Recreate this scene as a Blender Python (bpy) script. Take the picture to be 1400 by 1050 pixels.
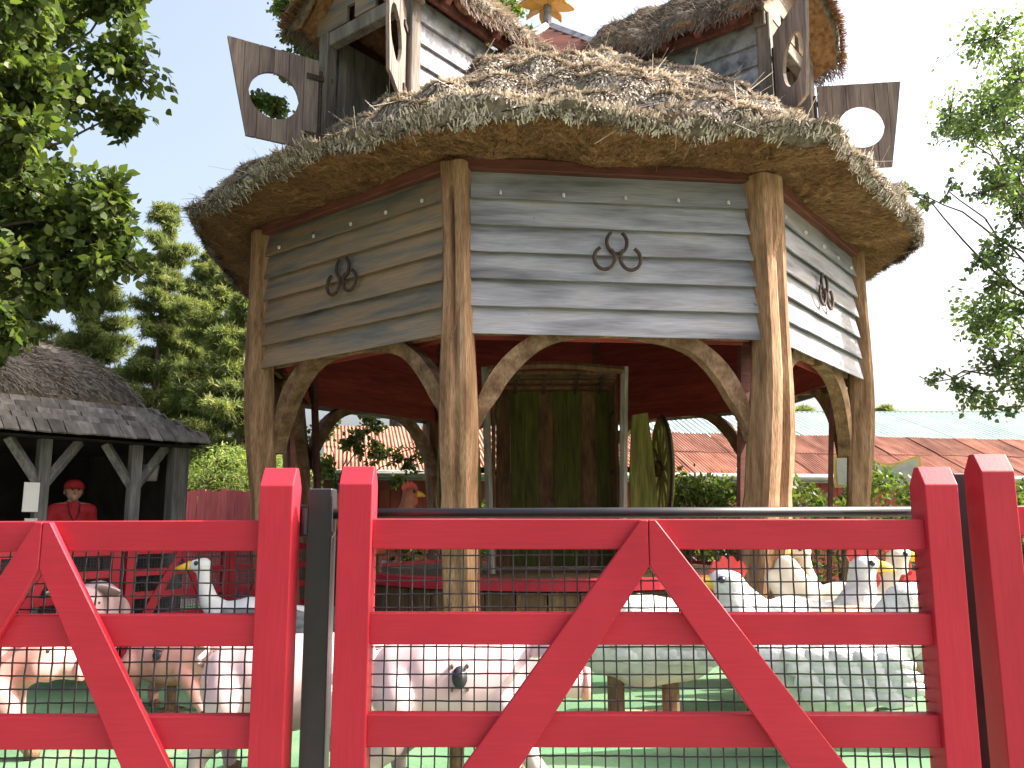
import bpy, bmesh, math, random
import numpy as np
from mathutils import Vector, Matrix, Euler
for o in list(bpy.data.objects): bpy.data.objects.remove(o)
R = math.radians
random.seed(7); rng = np.random.default_rng(7)
S = bpy.context.scene
COL = S.collection
# ---------------------------------------------------------------- camera, sky, sun, exposure
cam_d = bpy.data.cameras.new('camera'); cam = bpy.data.objects.new('camera', cam_d); COL.objects.link(cam)
cam.location = (0, 0, 1.5); cam.rotation_euler = (R(90 + 9.32), 0, 0)
cam.rotation_euler = (Matrix.Rotation(R(90 + 9.32), 3, 'X') @ Matrix.Rotation(R(-0.2), 3, 'Z')).to_euler()
cam_d.sensor_width = 36; cam_d.lens = 36 * 1136 / 1400; cam_d.clip_start = .05; cam_d.clip_end = 900
S.camera = cam
SUN_AZ, SUN_EL = 4.0, 41.0            # degrees from +X towards +Y, elevation
sd = Vector((math.cos(R(SUN_AZ)) * math.cos(R(SUN_EL)), math.sin(R(SUN_AZ)) * math.cos(R(SUN_EL)), math.sin(R(SUN_EL))))
W = bpy.data.worlds.new('World'); S.world = W; W.use_nodes = True
wn = W.node_tree; bg = wn.nodes['Background']
sky = wn.nodes.new('ShaderNodeTexSky'); sky.sky_type = 'NISHITA'; sky.sun_disc = False
sky.sun_elevation = R(SUN_EL); sky.sun_rotation = R(90 - SUN_AZ)
sky.air_density = 1.0; sky.dust_density = 9.0; sky.ozone_density = 1.0
hs = wn.nodes.new('ShaderNodeHueSaturation'); hs.inputs['Saturation'].default_value = .8; hs.inputs['Value'].default_value = 1.25   # thin summer haze
wn.links.new(sky.outputs[0], hs.inputs['Color']); wn.links.new(hs.outputs[0], bg.inputs[0]); bg.inputs[1].default_value = 0.135
sl = bpy.data.lights.new('sun', 'SUN'); sl.energy = 5.0; sl.angle = R(.55); sl.color = (1, .95, .86)
so = bpy.data.objects.new('sun', sl); COL.objects.link(so); so.rotation_euler = sd.to_track_quat('Z', 'Y').to_euler(); so.location = (20, 6, 25)
S.view_settings.view_transform = 'Standard'; S.view_settings.look = 'None'; S.view_settings.gamma = 1
S.view_settings.exposure = 1.5
S.render.engine = 'CYCLES'; S.cycles.max_bounces = 6; S.cycles.diffuse_bounces = 3

# ---------------------------------------------------------------- materials
def ramp_set(r, cols):
    els = r.color_ramp.elements
    while len(els) < len(cols): els.new(.5)
    for e, (p, c) in zip(els, cols): e.position = p; e.color = (*c, 1)
def mat(name, cols, scale=(1, 1, 1), ns=6, detail=8, rough=.75, bump=.15, bdist=.01, rnd=True, vary=.25, dist=.3, spec=.3, fine=None, speck=None):
    m = bpy.data.materials.new(name); m.use_nodes = True; t = m.node_tree; N = t.nodes; L = t.links
    b = N['Principled BSDF']; b.inputs['Roughness'].default_value = rough; b.inputs['Specular IOR Level'].default_value = spec
    tc = N.new('ShaderNodeTexCoord'); oi = N.new('ShaderNodeObjectInfo')
    vm = N.new('ShaderNodeVectorMath'); vm.operation = 'MULTIPLY_ADD'
    L.new(oi.outputs['Random'], vm.inputs[0]); vm.inputs[1].default_value = (37, 53, 71) if rnd else (0, 0, 0); L.new(tc.outputs['Object'], vm.inputs[2])
    mp = N.new('ShaderNodeMapping'); mp.inputs['Scale'].default_value = scale; L.new(vm.outputs[0], mp.inputs[0])
    n = N.new('ShaderNodeTexNoise'); n.inputs['Scale'].default_value = ns; n.inputs['Detail'].default_value = detail; n.inputs['Distortion'].default_value = dist
    L.new(mp.outputs[0], n.inputs['Vector'])
    r = N.new('ShaderNodeValToRGB'); ramp_set(r, cols); L.new(n.outputs[0], r.inputs[0])
    out = r.outputs[0]
    if fine:   # (scale vec, noise scale, strength)
        mp2 = N.new('ShaderNodeMapping'); mp2.inputs['Scale'].default_value = fine[0]; L.new(vm.outputs[0], mp2.inputs[0])
        n2 = N.new('ShaderNodeTexNoise'); n2.inputs['Scale'].default_value = fine[1]; n2.inputs['Detail'].default_value = 5; L.new(mp2.outputs[0], n2.inputs['Vector'])
        mr = N.new('ShaderNodeMapRange'); mr.inputs[1].default_value = .3; mr.inputs[2].default_value = .7; mr.inputs[3].default_value = 1 - fine[2]; mr.inputs[4].default_value = 1 + fine[2]
        L.new(n2.outputs[0], mr.inputs[0])
        vs = N.new('ShaderNodeVectorMath'); vs.operation = 'SCALE'; L.new(out, vs.inputs[0]); L.new(mr.outputs[0], vs.inputs['Scale']); out = vs.outputs[0]
        bsrc = n2.outputs[0]
    else: bsrc = n.outputs[0]
    if speck:   # (noise scale, threshold, colour)
        n3 = N.new('ShaderNodeTexNoise'); n3.inputs['Scale'].default_value = speck[0]; n3.inputs['Detail'].default_value = 3; L.new(vm.outputs[0], n3.inputs['Vector'])
        r3 = N.new('ShaderNodeMapRange'); r3.inputs[1].default_value = speck[1]; r3.inputs[2].default_value = speck[1] + .08; L.new(n3.outputs[0], r3.inputs[0])
        mx = N.new('ShaderNodeMix'); mx.data_type = 'RGBA'; L.new(r3.outputs[0], mx.inputs[0]); L.new(out, mx.inputs[6]); mx.inputs[7].default_value = (*speck[2], 1); out = mx.outputs[2]
    if vary:
        h = N.new('ShaderNodeMapRange'); h.inputs[3].default_value = 1 - vary; h.inputs[4].default_value = 1 + vary; L.new(oi.outputs['Random'], h.inputs[0])
        v2 = N.new('ShaderNodeVectorMath'); v2.operation = 'SCALE'; L.new(out, v2.inputs[0]); L.new(h.outputs[0], v2.inputs['Scale']); out = v2.outputs[0]
    L.new(out, b.inputs['Base Color'])
    if bump:
        bp = N.new('ShaderNodeBump'); bp.inputs['Strength'].default_value = bump; bp.inputs['Distance'].default_value = bdist; L.new(bsrc, bp.inputs['Height']); L.new(bp.outputs[0], b.inputs['Normal'])
    return m
def tint_mat(name, cols, transl=0.0, rough=.8, tcol=None):
    m = bpy.data.materials.new(name); m.use_nodes = True; t = m.node_tree; N = t.nodes; L = t.links
    b = N['Principled BSDF']; b.inputs['Roughness'].default_value = rough; b.inputs['Specular IOR Level'].default_value = .25
    a = N.new('ShaderNodeAttribute'); a.attribute_name = 'tint'
    r = N.new('ShaderNodeValToRGB'); ramp_set(r, cols); L.new(a.outputs['Fac'], r.inputs[0]); L.new(r.outputs[0], b.inputs['Base Color'])
    if transl:
        tr = N.new('ShaderNodeBsdfTranslucent'); mx = N.new('ShaderNodeMixShader'); mx.inputs[0].default_value = transl
        g = N.new('ShaderNodeVectorMath'); g.operation = 'MULTIPLY'; L.new(r.outputs[0], g.inputs[0]); g.inputs[1].default_value = tcol or (1.5, 1.6, .7); L.new(g.outputs[0], tr.inputs[0])
        L.new(b.outputs[0], mx.inputs[1]); L.new(tr.outputs[0], mx.inputs[2]); L.new(mx.outputs[0], N['Material Output'].inputs[0])
    return m
M = {}
M['board_grey'] = mat('board_grey', [(.27, (.085, .085, .097)), (.4, (.195, .19, .21)), (.58, (.31, .308, .338)), (.8, (.285, .24, .195))], scale=(.55, 4, 4), ns=1.7, fine=((1.6, 30, 40), 3, .17), rough=.85, bump=.4, bdist=.004, vary=.14, speck=(7, .73, (.09, .07, .06)))
M['board_brown'] = mat('board_brown', [(.27, (.085, .08, .082)), (.4, (.17, .15, .135)), (.56, (.28, .195, .13)), (.8, (.34, .215, .13))], scale=(.55, 4, 4), ns=1.7, fine=((1.6, 30, 40), 3, .17), rough=.85, bump=.4, bdist=.004, vary=.14, speck=(7, .73, (.07, .06, .05)))
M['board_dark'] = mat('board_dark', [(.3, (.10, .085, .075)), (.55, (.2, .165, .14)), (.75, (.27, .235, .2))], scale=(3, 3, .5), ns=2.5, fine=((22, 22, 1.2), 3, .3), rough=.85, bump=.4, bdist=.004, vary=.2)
M['shutter'] = mat('shutter', [(.3, (.12, .085, .08)), (.5, (.2, .15, .13)), (.68, (.24, .19, .15)), (.82, (.42, .37, .32))], scale=(3, 3, .5), ns=2.5, fine=((20, 20, 1.2), 3, .3), rough=.8, bump=.4, bdist=.004, vary=.18)
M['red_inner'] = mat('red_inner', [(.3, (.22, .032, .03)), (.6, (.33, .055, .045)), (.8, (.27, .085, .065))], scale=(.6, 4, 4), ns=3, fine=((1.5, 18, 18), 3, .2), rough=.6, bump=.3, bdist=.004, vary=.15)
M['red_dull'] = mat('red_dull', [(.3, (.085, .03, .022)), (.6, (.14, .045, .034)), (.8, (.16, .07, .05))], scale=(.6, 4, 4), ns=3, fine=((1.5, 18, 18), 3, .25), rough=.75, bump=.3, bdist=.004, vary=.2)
M['olive_light'] = mat('olive_light', [(.3, (.12, .12, .025)), (.6, (.2, .2, .045)), (.8, (.26, .24, .08))], scale=(4, 4, .6), ns=3, fine=((14, 14, 1), 4, .3), rough=.75, bump=.3, vary=.12)
M['oak'] = mat('oak', [(.25, (.12, .065, .036)), (.45, (.24, .135, .072)), (.62, (.34, .2, .115)), (.8, (.38, .27, .18))], scale=(5, 5, .8), ns=2.2, fine=((34, 34, 2.2), 3.5, .38), rough=.85, bump=.8, bdist=.008, vary=.12)
M['oak_brace'] = mat('oak_brace', [(.25, (.09, .05, .028)), (.45, (.18, .105, .058)), (.62, (.26, .16, .095)), (.8, (.31, .23, .155))], scale=(3, 3, 3), ns=2.2, fine=((16, 16, 9), 3, .3), rough=.8, bump=.5, bdist=.006, vary=.15)
M['oak_grey'] = mat('oak_grey', [(.3, (.11, .072, .046)), (.55, (.2, .135, .083)), (.8, (.28, .21, .145))], scale=(2, 2, 2), ns=3, fine=((20, 20, 6), 3, .25), rough=.85, bump=.5, bdist=.006, vary=.12)
RC_ = [(.3, (.345, .015, .028)), (.7, (.405, .021, .036))]
M['red'] = mat('red', RC_, ns=3, fine=((2, 30, 34), 4, .07), rough=.48, bump=.25, bdist=.0015, vary=.06, spec=.3, speck=(24, .77, (.16, .015, .02)))
M['red_v'] = mat('red_v', RC_, ns=3, fine=((30, 30, 2), 4, .07), rough=.48, bump=.25, bdist=.0015, vary=.06, spec=.3, speck=(24, .77, (.16, .015, .02)))
M['black'] = mat('black', [(.3, (.015, .015, .017)), (.7, (.03, .03, .034))], ns=8, rough=.35, bump=.05, spec=.5)
M['wire'] = mat('wire', [(.4, (.018, .019, .022)), (.6, (.045, .045, .05))], ns=30, rough=.4, bump=0, spec=.5, rnd=False, vary=0)
M['iron'] = mat('iron', [(.3, (.03, .022, .02)), (.7, (.09, .055, .04))], ns=25, rough=.8, bump=.4, bdist=.003)
M['thatch'] = mat('thatch', [(.3, (.08, .062, .045)), (.5, (.16, .13, .1)), (.75, (.25, .21, .165))], ns=14, detail=10, rough=.95, bump=1, bdist=.03, rnd=False, vary=0)
M['under'] = mat('under', [(.3, (.13, .065, .028)), (.5, (.25, .13, .058)), (.75, (.36, .2, .095))], scale=(1, 1, 1), ns=16, detail=10, rough=.95, bump=1, bdist=.03, rnd=False, vary=0)
M['straw'] = tint_mat('straw', [(0, (.13, .1, .082)), (.35, (.31, .26, .22)), (.7, (.53, .465, .405)), (1, (.76, .7, .63))], transl=.15, rough=.7, tcol=(1, .9, .7))
M['straw_dark'] = tint_mat('straw_dark', [(0, (.1, .068, .052)), (.5, (.2, .145, .115)), (1, (.34, .265, .22))], rough=.85)
M['straw_grey'] = tint_mat('straw_grey', [(0, (.14, .12, .105)), (.5, (.27, .24, .215)), (1, (.42, .38, .34))], rough=.85)
M['fibre'] = tint_mat('fibre', [(0, (.13, .065, .03)), (.5, (.28, .15, .07)), (1, (.45, .27, .13))], rough=.85)
M['green_floor'] = mat('green_floor', [(.35, (.075, .165, .085)), (.6, (.115, .21, .11)), (.8, (.15, .225, .125))], ns=1.5, detail=8, fine=((1, 1, 1), 40, .15), rough=.8, bump=.1, rnd=False, vary=0, speck=(3, .68, (.22, .2, .12)))
M['path'] = mat('path', [(.3, (.14, .13, .115)), (.7, (.24, .22, .195))], ns=2, fine=((1, 1, 1), 90, .3), rough=.95, bump=.4, rnd=False, vary=0)
M['grass'] = mat('grass', [(.3, (.04, .075, .02)), (.7, (.09, .13, .035))], ns=4, fine=((1, 1, 1), 70, .4), rough=.95, bump=.5, rnd=False, vary=0)
M['rust'] = mat('rust', [(.25, (.13, .055, .04)), (.45, (.27, .11, .07)), (.65, (.36, .17, .115)), (.85, (.36, .28, .23))], scale=(1.5, .6, 1), ns=2.5, rough=.8, bump=.1, vary=.22)
M['green_roof'] = mat('green_roof', [(.3, (.3, .39, .34)), (.6, (.38, .47, .42)), (.85, (.45, .43, .38))], ns=1.2, rough=.45, bump=.05, vary=.1)
M['red_wall'] = mat('red_wall', [(.3, (.2, .045, .035)), (.7, (.3, .07, .055))], scale=(3, 3, .6), ns=3, rough=.75, bump=.2, vary=.12)
M['red_fence'] = mat('red_fence', [(.3, (.3, .06, .065)), (.7, (.42, .1, .1))], scale=(4, 4, .6), ns=3, rough=.75, bump=.2, vary=.18)
M['gutter'] = mat('gutter', [(.3, (.2, .2, .19)), (.7, (.36, .36, .34))], ns=4, rough=.6)
M['olive'] = mat('olive', [(.3, (.04, .042, .008)), (.6, (.085, .085, .014)), (.8, (.12, .1, .028))], scale=(4, 4, .6), ns=3, fine=((14, 14, 1), 4, .3), rough=.75, bump=.3, vary=.12)
M['cart_wood'] = mat('cart_wood', [(.3, (.075, .04, .02)), (.6, (.15, .085, .042)), (.8, (.21, .14, .075))], scale=(3, 3, 1), ns=3, fine=((12, 12, 2), 4, .3), rough=.85, bump=.3)
M['cart_grey'] = mat('cart_grey', [(.3, (.14, .13, .11)), (.7, (.3, .28, .24))], scale=(4, 4, .6), ns=3, fine=((14, 14, 1), 4, .3), rough=.85, bump=.3)
M['gold'] = mat('gold', [(.3, (.5, .25, .06)), (.7, (.68, .38, .1))], ns=6, rough=.5, bump=.2)
M['booth_wood'] = mat('booth_wood', [(.3, (.13, .125, .12)), (.6, (.26, .255, .25)), (.8, (.34, .34, .335))], scale=(4, 4, .6), ns=3, fine=((18, 18, 1), 4, .3), rough=.85, bump=.3)
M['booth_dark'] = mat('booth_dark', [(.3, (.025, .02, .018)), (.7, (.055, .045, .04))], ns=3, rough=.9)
M['shingle'] = mat('shingle', [(.3, (.13, .115, .105)), (.55, (.23, .21, .195)), (.75, (.31, .285, .265)), (.9, (.4, .3, .2))], scale=(3, 1, 1), ns=5, rough=.9, bump=.5, vary=.4)
M['pig'] = mat('pig', [(.3, (.44, .18, .155)), (.55, (.53, .25, .215)), (.8, (.61, .37, .33))], ns=3, rough=.4, bump=.1, vary=.06, spec=.4, speck=(16, .76, (.42, .27, .2)))
M['pig_pale'] = mat('pig_pale', [(.3, (.48, .31, .31)), (.6, (.56, .4, .4)), (.8, (.63, .5, .5))], ns=3, rough=.4, bump=.1, vary=.04, spec=.4, speck=(18, .78, (.5, .38, .33)))
M['pig_tan'] = mat('pig_tan', [(.3, (.33, .18, .12)), (.6, (.46, .27, .19)), (.8, (.52, .34, .25))], ns=3, rough=.45, bump=.1, vary=.06, spec=.4)
M['pig_red'] = mat('pig_red', [(.3, (.6, .25, .22)), (.7, (.7, .33, .29))], ns=6, rough=.45, bump=.05)
M['white'] = mat('white', [(.3, (.44, .445, .42)), (.55, (.58, .58, .56)), (.8, (.68, .68, .67))], ns=5, rough=.55, bump=.8, bdist=.02, vary=.04, fine=((1, 1, 1), 22, .06), speck=(11, .68, (.4, .41, .3)))
M['white_smooth'] = mat('white_smooth', [(.3, (.66, .66, .64)), (.8, (.78, .78, .77))], ns=5, rough=.45, bump=.1, vary=.04)
M['feather_grey'] = mat('feather_grey', [(.3, (.12, .13, .14)), (.8, (.25, .26, .27))], ns=9, rough=.6, bump=.4, vary=.08)
M['cream'] = mat('cream', [(.3, (.55, .47, .36)), (.8, (.68, .6, .48))], ns=8, rough=.55, bump=.4, vary=.06)
M['russet'] = mat('russet', [(.3, (.3, .1, .05)), (.8, (.45, .18, .08))], ns=9, rough=.55, bump=.4, vary=.06)
M['comb'] = mat('comb', [(.3, (.5, .04, .04)), (.7, (.65, .09, .08))], ns=8, rough=.4, bump=.1)
M['beak'] = mat('beak', [(.3, (.75, .4, .03)), (.7, (.85, .52, .06))], ns=6, rough=.4, bump=.05)
M['eye'] = mat('eye', [(.3, (.008, .008, .01)), (.7, (.02, .02, .025))], ns=6, rough=.15, bump=0, vary=0, spec=.6)
M['stub'] = mat('stub', [(.3, (.1, .055, .03)), (.7, (.22, .13, .07))], ns=12, rough=.8, bump=.3)
M['plate'] = mat('plate', [(.3, (.35, .2, .12)), (.7, (.5, .32, .22))], ns=12, rough=.6)
M['bark'] = mat('bark', [(.3, (.05, .04, .03)), (.7, (.13, .1, .075))], scale=(4, 4, 1), ns=5, rough=.95, bump=.8, bdist=.02)
M['bark_pine'] = mat('bark_pine', [(.3, (.07, .05, .04)), (.7, (.17, .12, .09))], scale=(3, 3, 1), ns=4, rough=.95, bump=.8, bdist=.02)
M['leaf'] = tint_mat('leaf', [(0, (.035, .055, .02)), (.5, (.075, .11, .03)), (1, (.14, .17, .045))], transl=.45, rough=.45)
M['leaf_cool'] = tint_mat('leaf_cool', [(0, (.06, .1, .05)), (.5, (.11, .16, .08)), (1, (.17, .22, .09))], transl=.5, rough=.5)
M['needle'] = tint_mat('needle', [(0, (.065, .09, .04)), (.5, (.145, .175, .07)), (1, (.27, .26, .1))], transl=.45, rough=.6)
M['fern'] = tint_mat('fern', [(0, (.09, .14, .04)), (.5, (.17, .23, .06)), (1, (.28, .3, .1))], transl=.35, rough=.6)
M['skin'] = mat('skin', [(.3, (.42, .24, .17)), (.7, (.5, .3, .22))], ns=8, rough=.55, bump=.05, vary=0)
M['jacket'] = mat('jacket', [(.3, (.4, .02, .028)), (.7, (.52, .035, .045))], ns=6, rough=.75, bump=.3, vary=0)
M['trousers'] = mat('trousers', [(.3, (.02, .022, .03)), (.7, (.035, .037, .05))], ns=6, rough=.9, bump=.2, vary=0)
M['hair'] = mat('hair', [(.3, (.1, .07, .05)), (.7, (.2, .15, .1))], ns=30, rough=.8, bump=.4, vary=0)
M['paper'] = mat('paper', [(.3, (.62, .62, .6)), (.7, (.74, .74, .72))], ns=3, rough=.7, bump=0)
M['faded'] = mat('faded', [(.3, (.5, .52, .53)), (.55, (.66, .66, .62)), (.75, (.5, .45, .36))], ns=5, rough=.7, bump=.1)
M['ochre'] = mat('ochre', [(.3, (.55, .36, .1)), (.7, (.68, .5, .2))], ns=8, rough=.7, bump=.1)
M['pail'] = mat('pail', [(.3, (.3, .29, .27)), (.7, (.42, .41, .39))], ns=9, rough=.5, bump=.1)

# ---------------------------------------------------------------- mesh helpers
class MB:
    def __init__(s): s.v = []; s.f = []
    def add(s, vs, fs):
        o = len(s.v); s.v += [tuple(v) for v in vs]; s.f += [tuple(i + o for i in f) for f in fs]; return s
    def box(s, c, d, rot=None, bev=0.0):
        x, y, z = d[0] / 2, d[1] / 2, d[2] / 2
        if bev:
            b = bev; bm = bmesh.new(); bmesh.ops.create_cube(bm, size=1)
            for v in bm.verts: v.co = Vector((v.co.x * d[0], v.co.y * d[1], v.co.z * d[2]))
            bmesh.ops.bevel(bm, geom=bm.edges[:] , offset=b, segments=1, affect='EDGES')
            bm.verts.ensure_lookup_table(); bm.verts.index_update()
            vs = [v.co.copy() for v in bm.verts]; fs = [[v.index for v in f.verts] for f in bm.faces]; bm.free()
        else:
            vs = [Vector((i * x, j * y, k * z)) for i in (-1, 1) for j in (-1, 1) for k in (-1, 1)]
            fs = [(0, 1, 3, 2), (4, 6, 7, 5), (0, 4, 5, 1), (2, 3, 7, 6), (0, 2, 6, 4), (1, 5, 7, 3)]
        if rot is not None: vs = [rot @ v for v in vs]
        return s.add([v + Vector(c) for v in vs], fs)
    def tube(s, pts, rad, n=8, cap=True, flat=1.0):
        pts = [Vector(p) for p in pts]; rings = []
        if not hasattr(rad, '__len__'): rad = [rad] * len(pts)
        prev = None
        for i, p in enumerate(pts):
            t = (pts[min(i + 1, len(pts) - 1)] - pts[max(i - 1, 0)]).normalized()
            a = Vector((0, 0, 1)) if abs(t.z) < .95 else Vector((1, 0, 0))
            if prev is not None: a = prev
            u = t.cross(a).normalized(); w = u.cross(t).normalized(); prev = w
            rings.append([p + (u * math.cos(2 * math.pi * k / n) * flat + w * math.sin(2 * math.pi * k / n)) * rad[i] for k in range(n)])
        vs = [v for r in rings for v in r]; fs = []
        for i in range(len(pts) - 1):
            for k in range(n):
                k2 = (k + 1) % n; fs.append((i * n + k, i * n + k2, (i + 1) * n + k2, (i + 1) * n + k))
        if cap: fs += [tuple(range(n))[::-1], tuple(range((len(pts) - 1) * n, len(pts) * n))]
        return s.add(vs, fs)
    def prism(s, outline, y0, y1):      # outline in XZ, extruded along Y
        n = len(outline); vs = [Vector((x, y0, z)) for x, z in outline] + [Vector((x, y1, z)) for x, z in outline]
        fs = [tuple(range(n)), tuple(range(2 * n - 1, n - 1, -1))] + [(i, i + n, (i + 1) % n + n, (i + 1) % n) for i in range(n)]
        return s.add(vs, fs)
    def lathe(s, prof, n=24, c=(0, 0, 0)):   # prof: (r, z)
        vs = [Vector((c[0] + r * math.cos(2 * math.pi * k / n), c[1] + r * math.sin(2 * math.pi * k / n), c[2] + z)) for r, z in prof for k in range(n)]
        fs = [(i * n + k, i * n + (k + 1) % n, (i + 1) * n + (k + 1) % n, (i + 1) * n + k) for i in range(len(prof) - 1) for k in range(n)]
        return s.add(vs, fs)
    def xf(s, m): s.v = [tuple(m @ Vector(v)) for v in s.v]; return s
    def mesh(s, name, m, smooth=False):
        me = bpy.data.meshes.new(name); me.from_pydata(s.v, [], s.f); me.update()
        bm = bmesh.new(); bm.from_mesh(me); bmesh.ops.recalc_face_normals(bm, faces=bm.faces); bm.to_mesh(me); bm.free()
        if m: me.materials.append(m)
        if smooth: me.polygons.foreach_set('use_smooth', [True] * len(me.polygons))
        return me
def link(name, me, parent=None, loc=(0, 0, 0), rot=(0, 0, 0), scale=None, kind=None):
    o = bpy.data.objects.new(name, me); COL.objects.link(o); o.location = loc; o.rotation_euler = rot
    if scale: o.scale = scale
    if parent is not None: o.parent = parent
    if kind: o['kind'] = kind
    return o
def tag(o, label, cat, group=None):
    o['label'] = label; o['category'] = cat
    if group: o['group'] = group
    return o
def thing(name, label, cat, loc=(0, 0, 0), rz=0, group=None, scale=None):
    return tag(link(name, None, None, loc, (0, 0, rz), scale), label, cat, group)
def copy_tree(o, parent=None):
    c = o.copy(); COL.objects.link(c)
    if parent is not None: c.parent = parent
    for ch in list(o.children): copy_tree(ch, c)
    return c
def np_mesh(name, verts, faces, m, tint=None, smooth=False):
    """verts (n,3), faces (k,4) arrays"""
    me = bpy.data.meshes.new(name); nv, nf = len(verts), len(faces); w = faces.shape[1]
    me.vertices.add(nv); me.vertices.foreach_set('co', np.asarray(verts, np.float32).ravel())
    me.loops.add(nf * w); me.loops.foreach_set('vertex_index', faces.astype(np.int32).ravel())
    me.polygons.add(nf); me.polygons.foreach_set('loop_start', np.arange(0, nf * w, w, dtype=np.int32))
    me.update(calc_edges=True); me.validate()
    if tint is not None:
        a = me.attributes.new('tint', 'FLOAT', 'FACE'); a.data.foreach_set('value', np.asarray(tint, np.float32))
    me.materials.append(m)
    if smooth: me.polygons.foreach_set('use_smooth', np.ones(nf, bool))
    return me
def unit(a): return a / np.maximum(np.linalg.norm(a, axis=1, keepdims=True), 1e-9)
def blades(name, P, D, Nn, length, width, m, tint):
    """thin straw blades: base P, direction D, surface normal Nn"""
    D = unit(D); Sd = unit(np.cross(D, Nn)); L_ = length[:, None]; Wd = width[:, None] / 2
    v = np.stack([P - Sd * Wd, P + Sd * Wd, P + D * L_ + Sd * Wd * .6, P + D * L_ - Sd * Wd * .6], 1).reshape(-1, 3)
    f = np.arange(len(v)).reshape(-1, 4)
    return np_mesh(name, v, f, m, tint)
def leaves(name, P, size, m, aspect=.5, droop=.3, tint=None, outward=None):
    n = len(P); d = rng.normal(size=(n, 3)); d[:, 2] -= droop
    if outward is not None: d += outward * .8
    d = unit(d); a = unit(rng.normal(size=(n, 3)) + np.array([0, 0, .8])); s = unit(np.cross(d, a)); nn = np.cross(s, d)
    L_ = (size * rng.uniform(.6, 1.25, n))[:, None]; Wd = L_ * aspect * .5
    v = np.stack([P, P + d * L_ * .45 + s * Wd + nn * L_ * .06, P + d * L_ - nn * L_ * .08, P + d * L_ * .45 - s * Wd + nn * L_ * .06], 1).reshape(-1, 3)
    f = np.arange(4 * n).reshape(-1, 4)
    if aspect > .4:
        v = np.stack([P, P + d * L_ * .22 + s * Wd * .75 + nn * L_ * .04, P + d * L_ * .55 + s * Wd * .9 + nn * L_ * .06, P + d * L_ - nn * L_ * .1, P + d * L_ * .55 - s * Wd * .9 + nn * L_ * .06, P + d * L_ * .22 - s * Wd * .75 + nn * L_ * .04], 1).reshape(-1, 3); f = np.arange(6 * n).reshape(-1, 6)
    if tint is None: tint = np.clip(rng.normal(.5, .25, n), 0, 1)
    return np_mesh(name, v, f, m, tint)

# ---------------------------------------------------------------- ground
def flat(name, outline, z, m):
    b = MB(); b.add([(x, y, z) for x, y in outline], [tuple(range(len(outline)))])
    o = link(name, b.mesh(name, m)); o['kind'] = 'structure'; return o
flat('ground', [(-400, -60), (400, -60), (400, 700), (-400, 700)], -.012, M['grass'])
CX, CY, YAW = .54, 11.19, R(7)
circ = lambda r, n=96: [(CX + r * math.cos(2 * math.pi * k / n), CY + r * math.sin(2 * math.pi * k / n)) for k in range(n)]
flat('path', [(x * 1.0, y) for x, y in circ(14.5)], -.006, M['path'])
flat('carousel_floor', circ(7.75), 0.0, M['green_floor'])

# ---------------------------------------------------------------- pavilion
pav = thing('pavilion', 'octagonal oak pavilion with weatherboard panels, arched braces and a thatched roof', 'pavilion', (CX, CY, 0), YAW)
AP, ZB, ZT = 3.62, 3.18, 4.74
HALF = AP * math.tan(R(22.5))      # 1.5
# corner posts: rustic oak with a drying crack
def post_mesh(seed):
    r = random.Random(seed); nz = 26; vs = []; n = 22; H = 4.8
    ph = [r.uniform(0, 6.28) for _ in range(6)]
    for i in range(nz):
        z = H * i / (nz - 1)
        w = .128 + .018 * math.exp(-((z - 2.3) / .8) ** 2) + (.02 if z < 1.6 else 0) + .012 * math.sin(z * 2.1 + ph[0])
        ox = .02 * math.sin(z * 1.3 + ph[1]); crack = .3 * math.sin(z * 1.1 + ph[2]) * .3
        dep = .07 * (.35 + .65 * max(0, math.sin(z * 1.25 + ph[3]))) if .4 < z < 4.6 else .005
        for k in range(n):
            a = 2 * math.pi * k / n
            ca, sa = math.cos(a), math.sin(a); q = 6
            rad = w / ((abs(ca) ** q + abs(sa) ** q) ** (1 / q)) * (1 + .025 * math.sin(3 * a + z * 1.7 + ph[4]) + .015 * math.sin(5 * a + ph[5] - z * 3))
            x, y = rad * ca, rad * sa
            da = (a - (1.5 * math.pi + crack) + math.pi) % (2 * math.pi) - math.pi
            if abs(da) < .15: x *= (1 - dep / rad); y *= (1 - dep / rad)
            vs.append((x + ox, y + .115 * (3.0 - z + math.sqrt((3.0 - z) ** 2 + .5)) / 2 - .03, z))
    fs = [(i * n + k, i * n + (k + 1) % n, (i + 1) * n + (k + 1) % n, (i + 1) * n + k) for i in range(nz - 1) for k in range(n)]
    fs += [tuple(range(n))[::-1], tuple(range((nz - 1) * n, nz * n))]
    b = MB(); b.add(vs, fs); me = b.mesh('corner_post', M['oak']); return me
pm = [post_mesh(s) for s in (3, 11, 5)]
RC = AP / math.cos(R(22.5))
for i in range(8):
    a = -math.pi / 2 + (i - 1.5) * math.pi / 4
    link('corner_post', pm[i % 3], pav, (RC * math.cos(a), RC * math.sin(a), 0), (0, 0, a + math.pi / 2), (1.22, 1.1, 1) if i == 2 else None)
    b = MB().box((0, 0, 2.35), (.13, .05, 4.6)); 
    link('inner_post_lining', b.mesh('inner_post_lining', M['red_dull']), pav, ((RC - .57) * math.cos(a), (RC - .57) * math.sin(a), 0), (R(4.2), 0, a + math.pi / 2))
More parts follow.
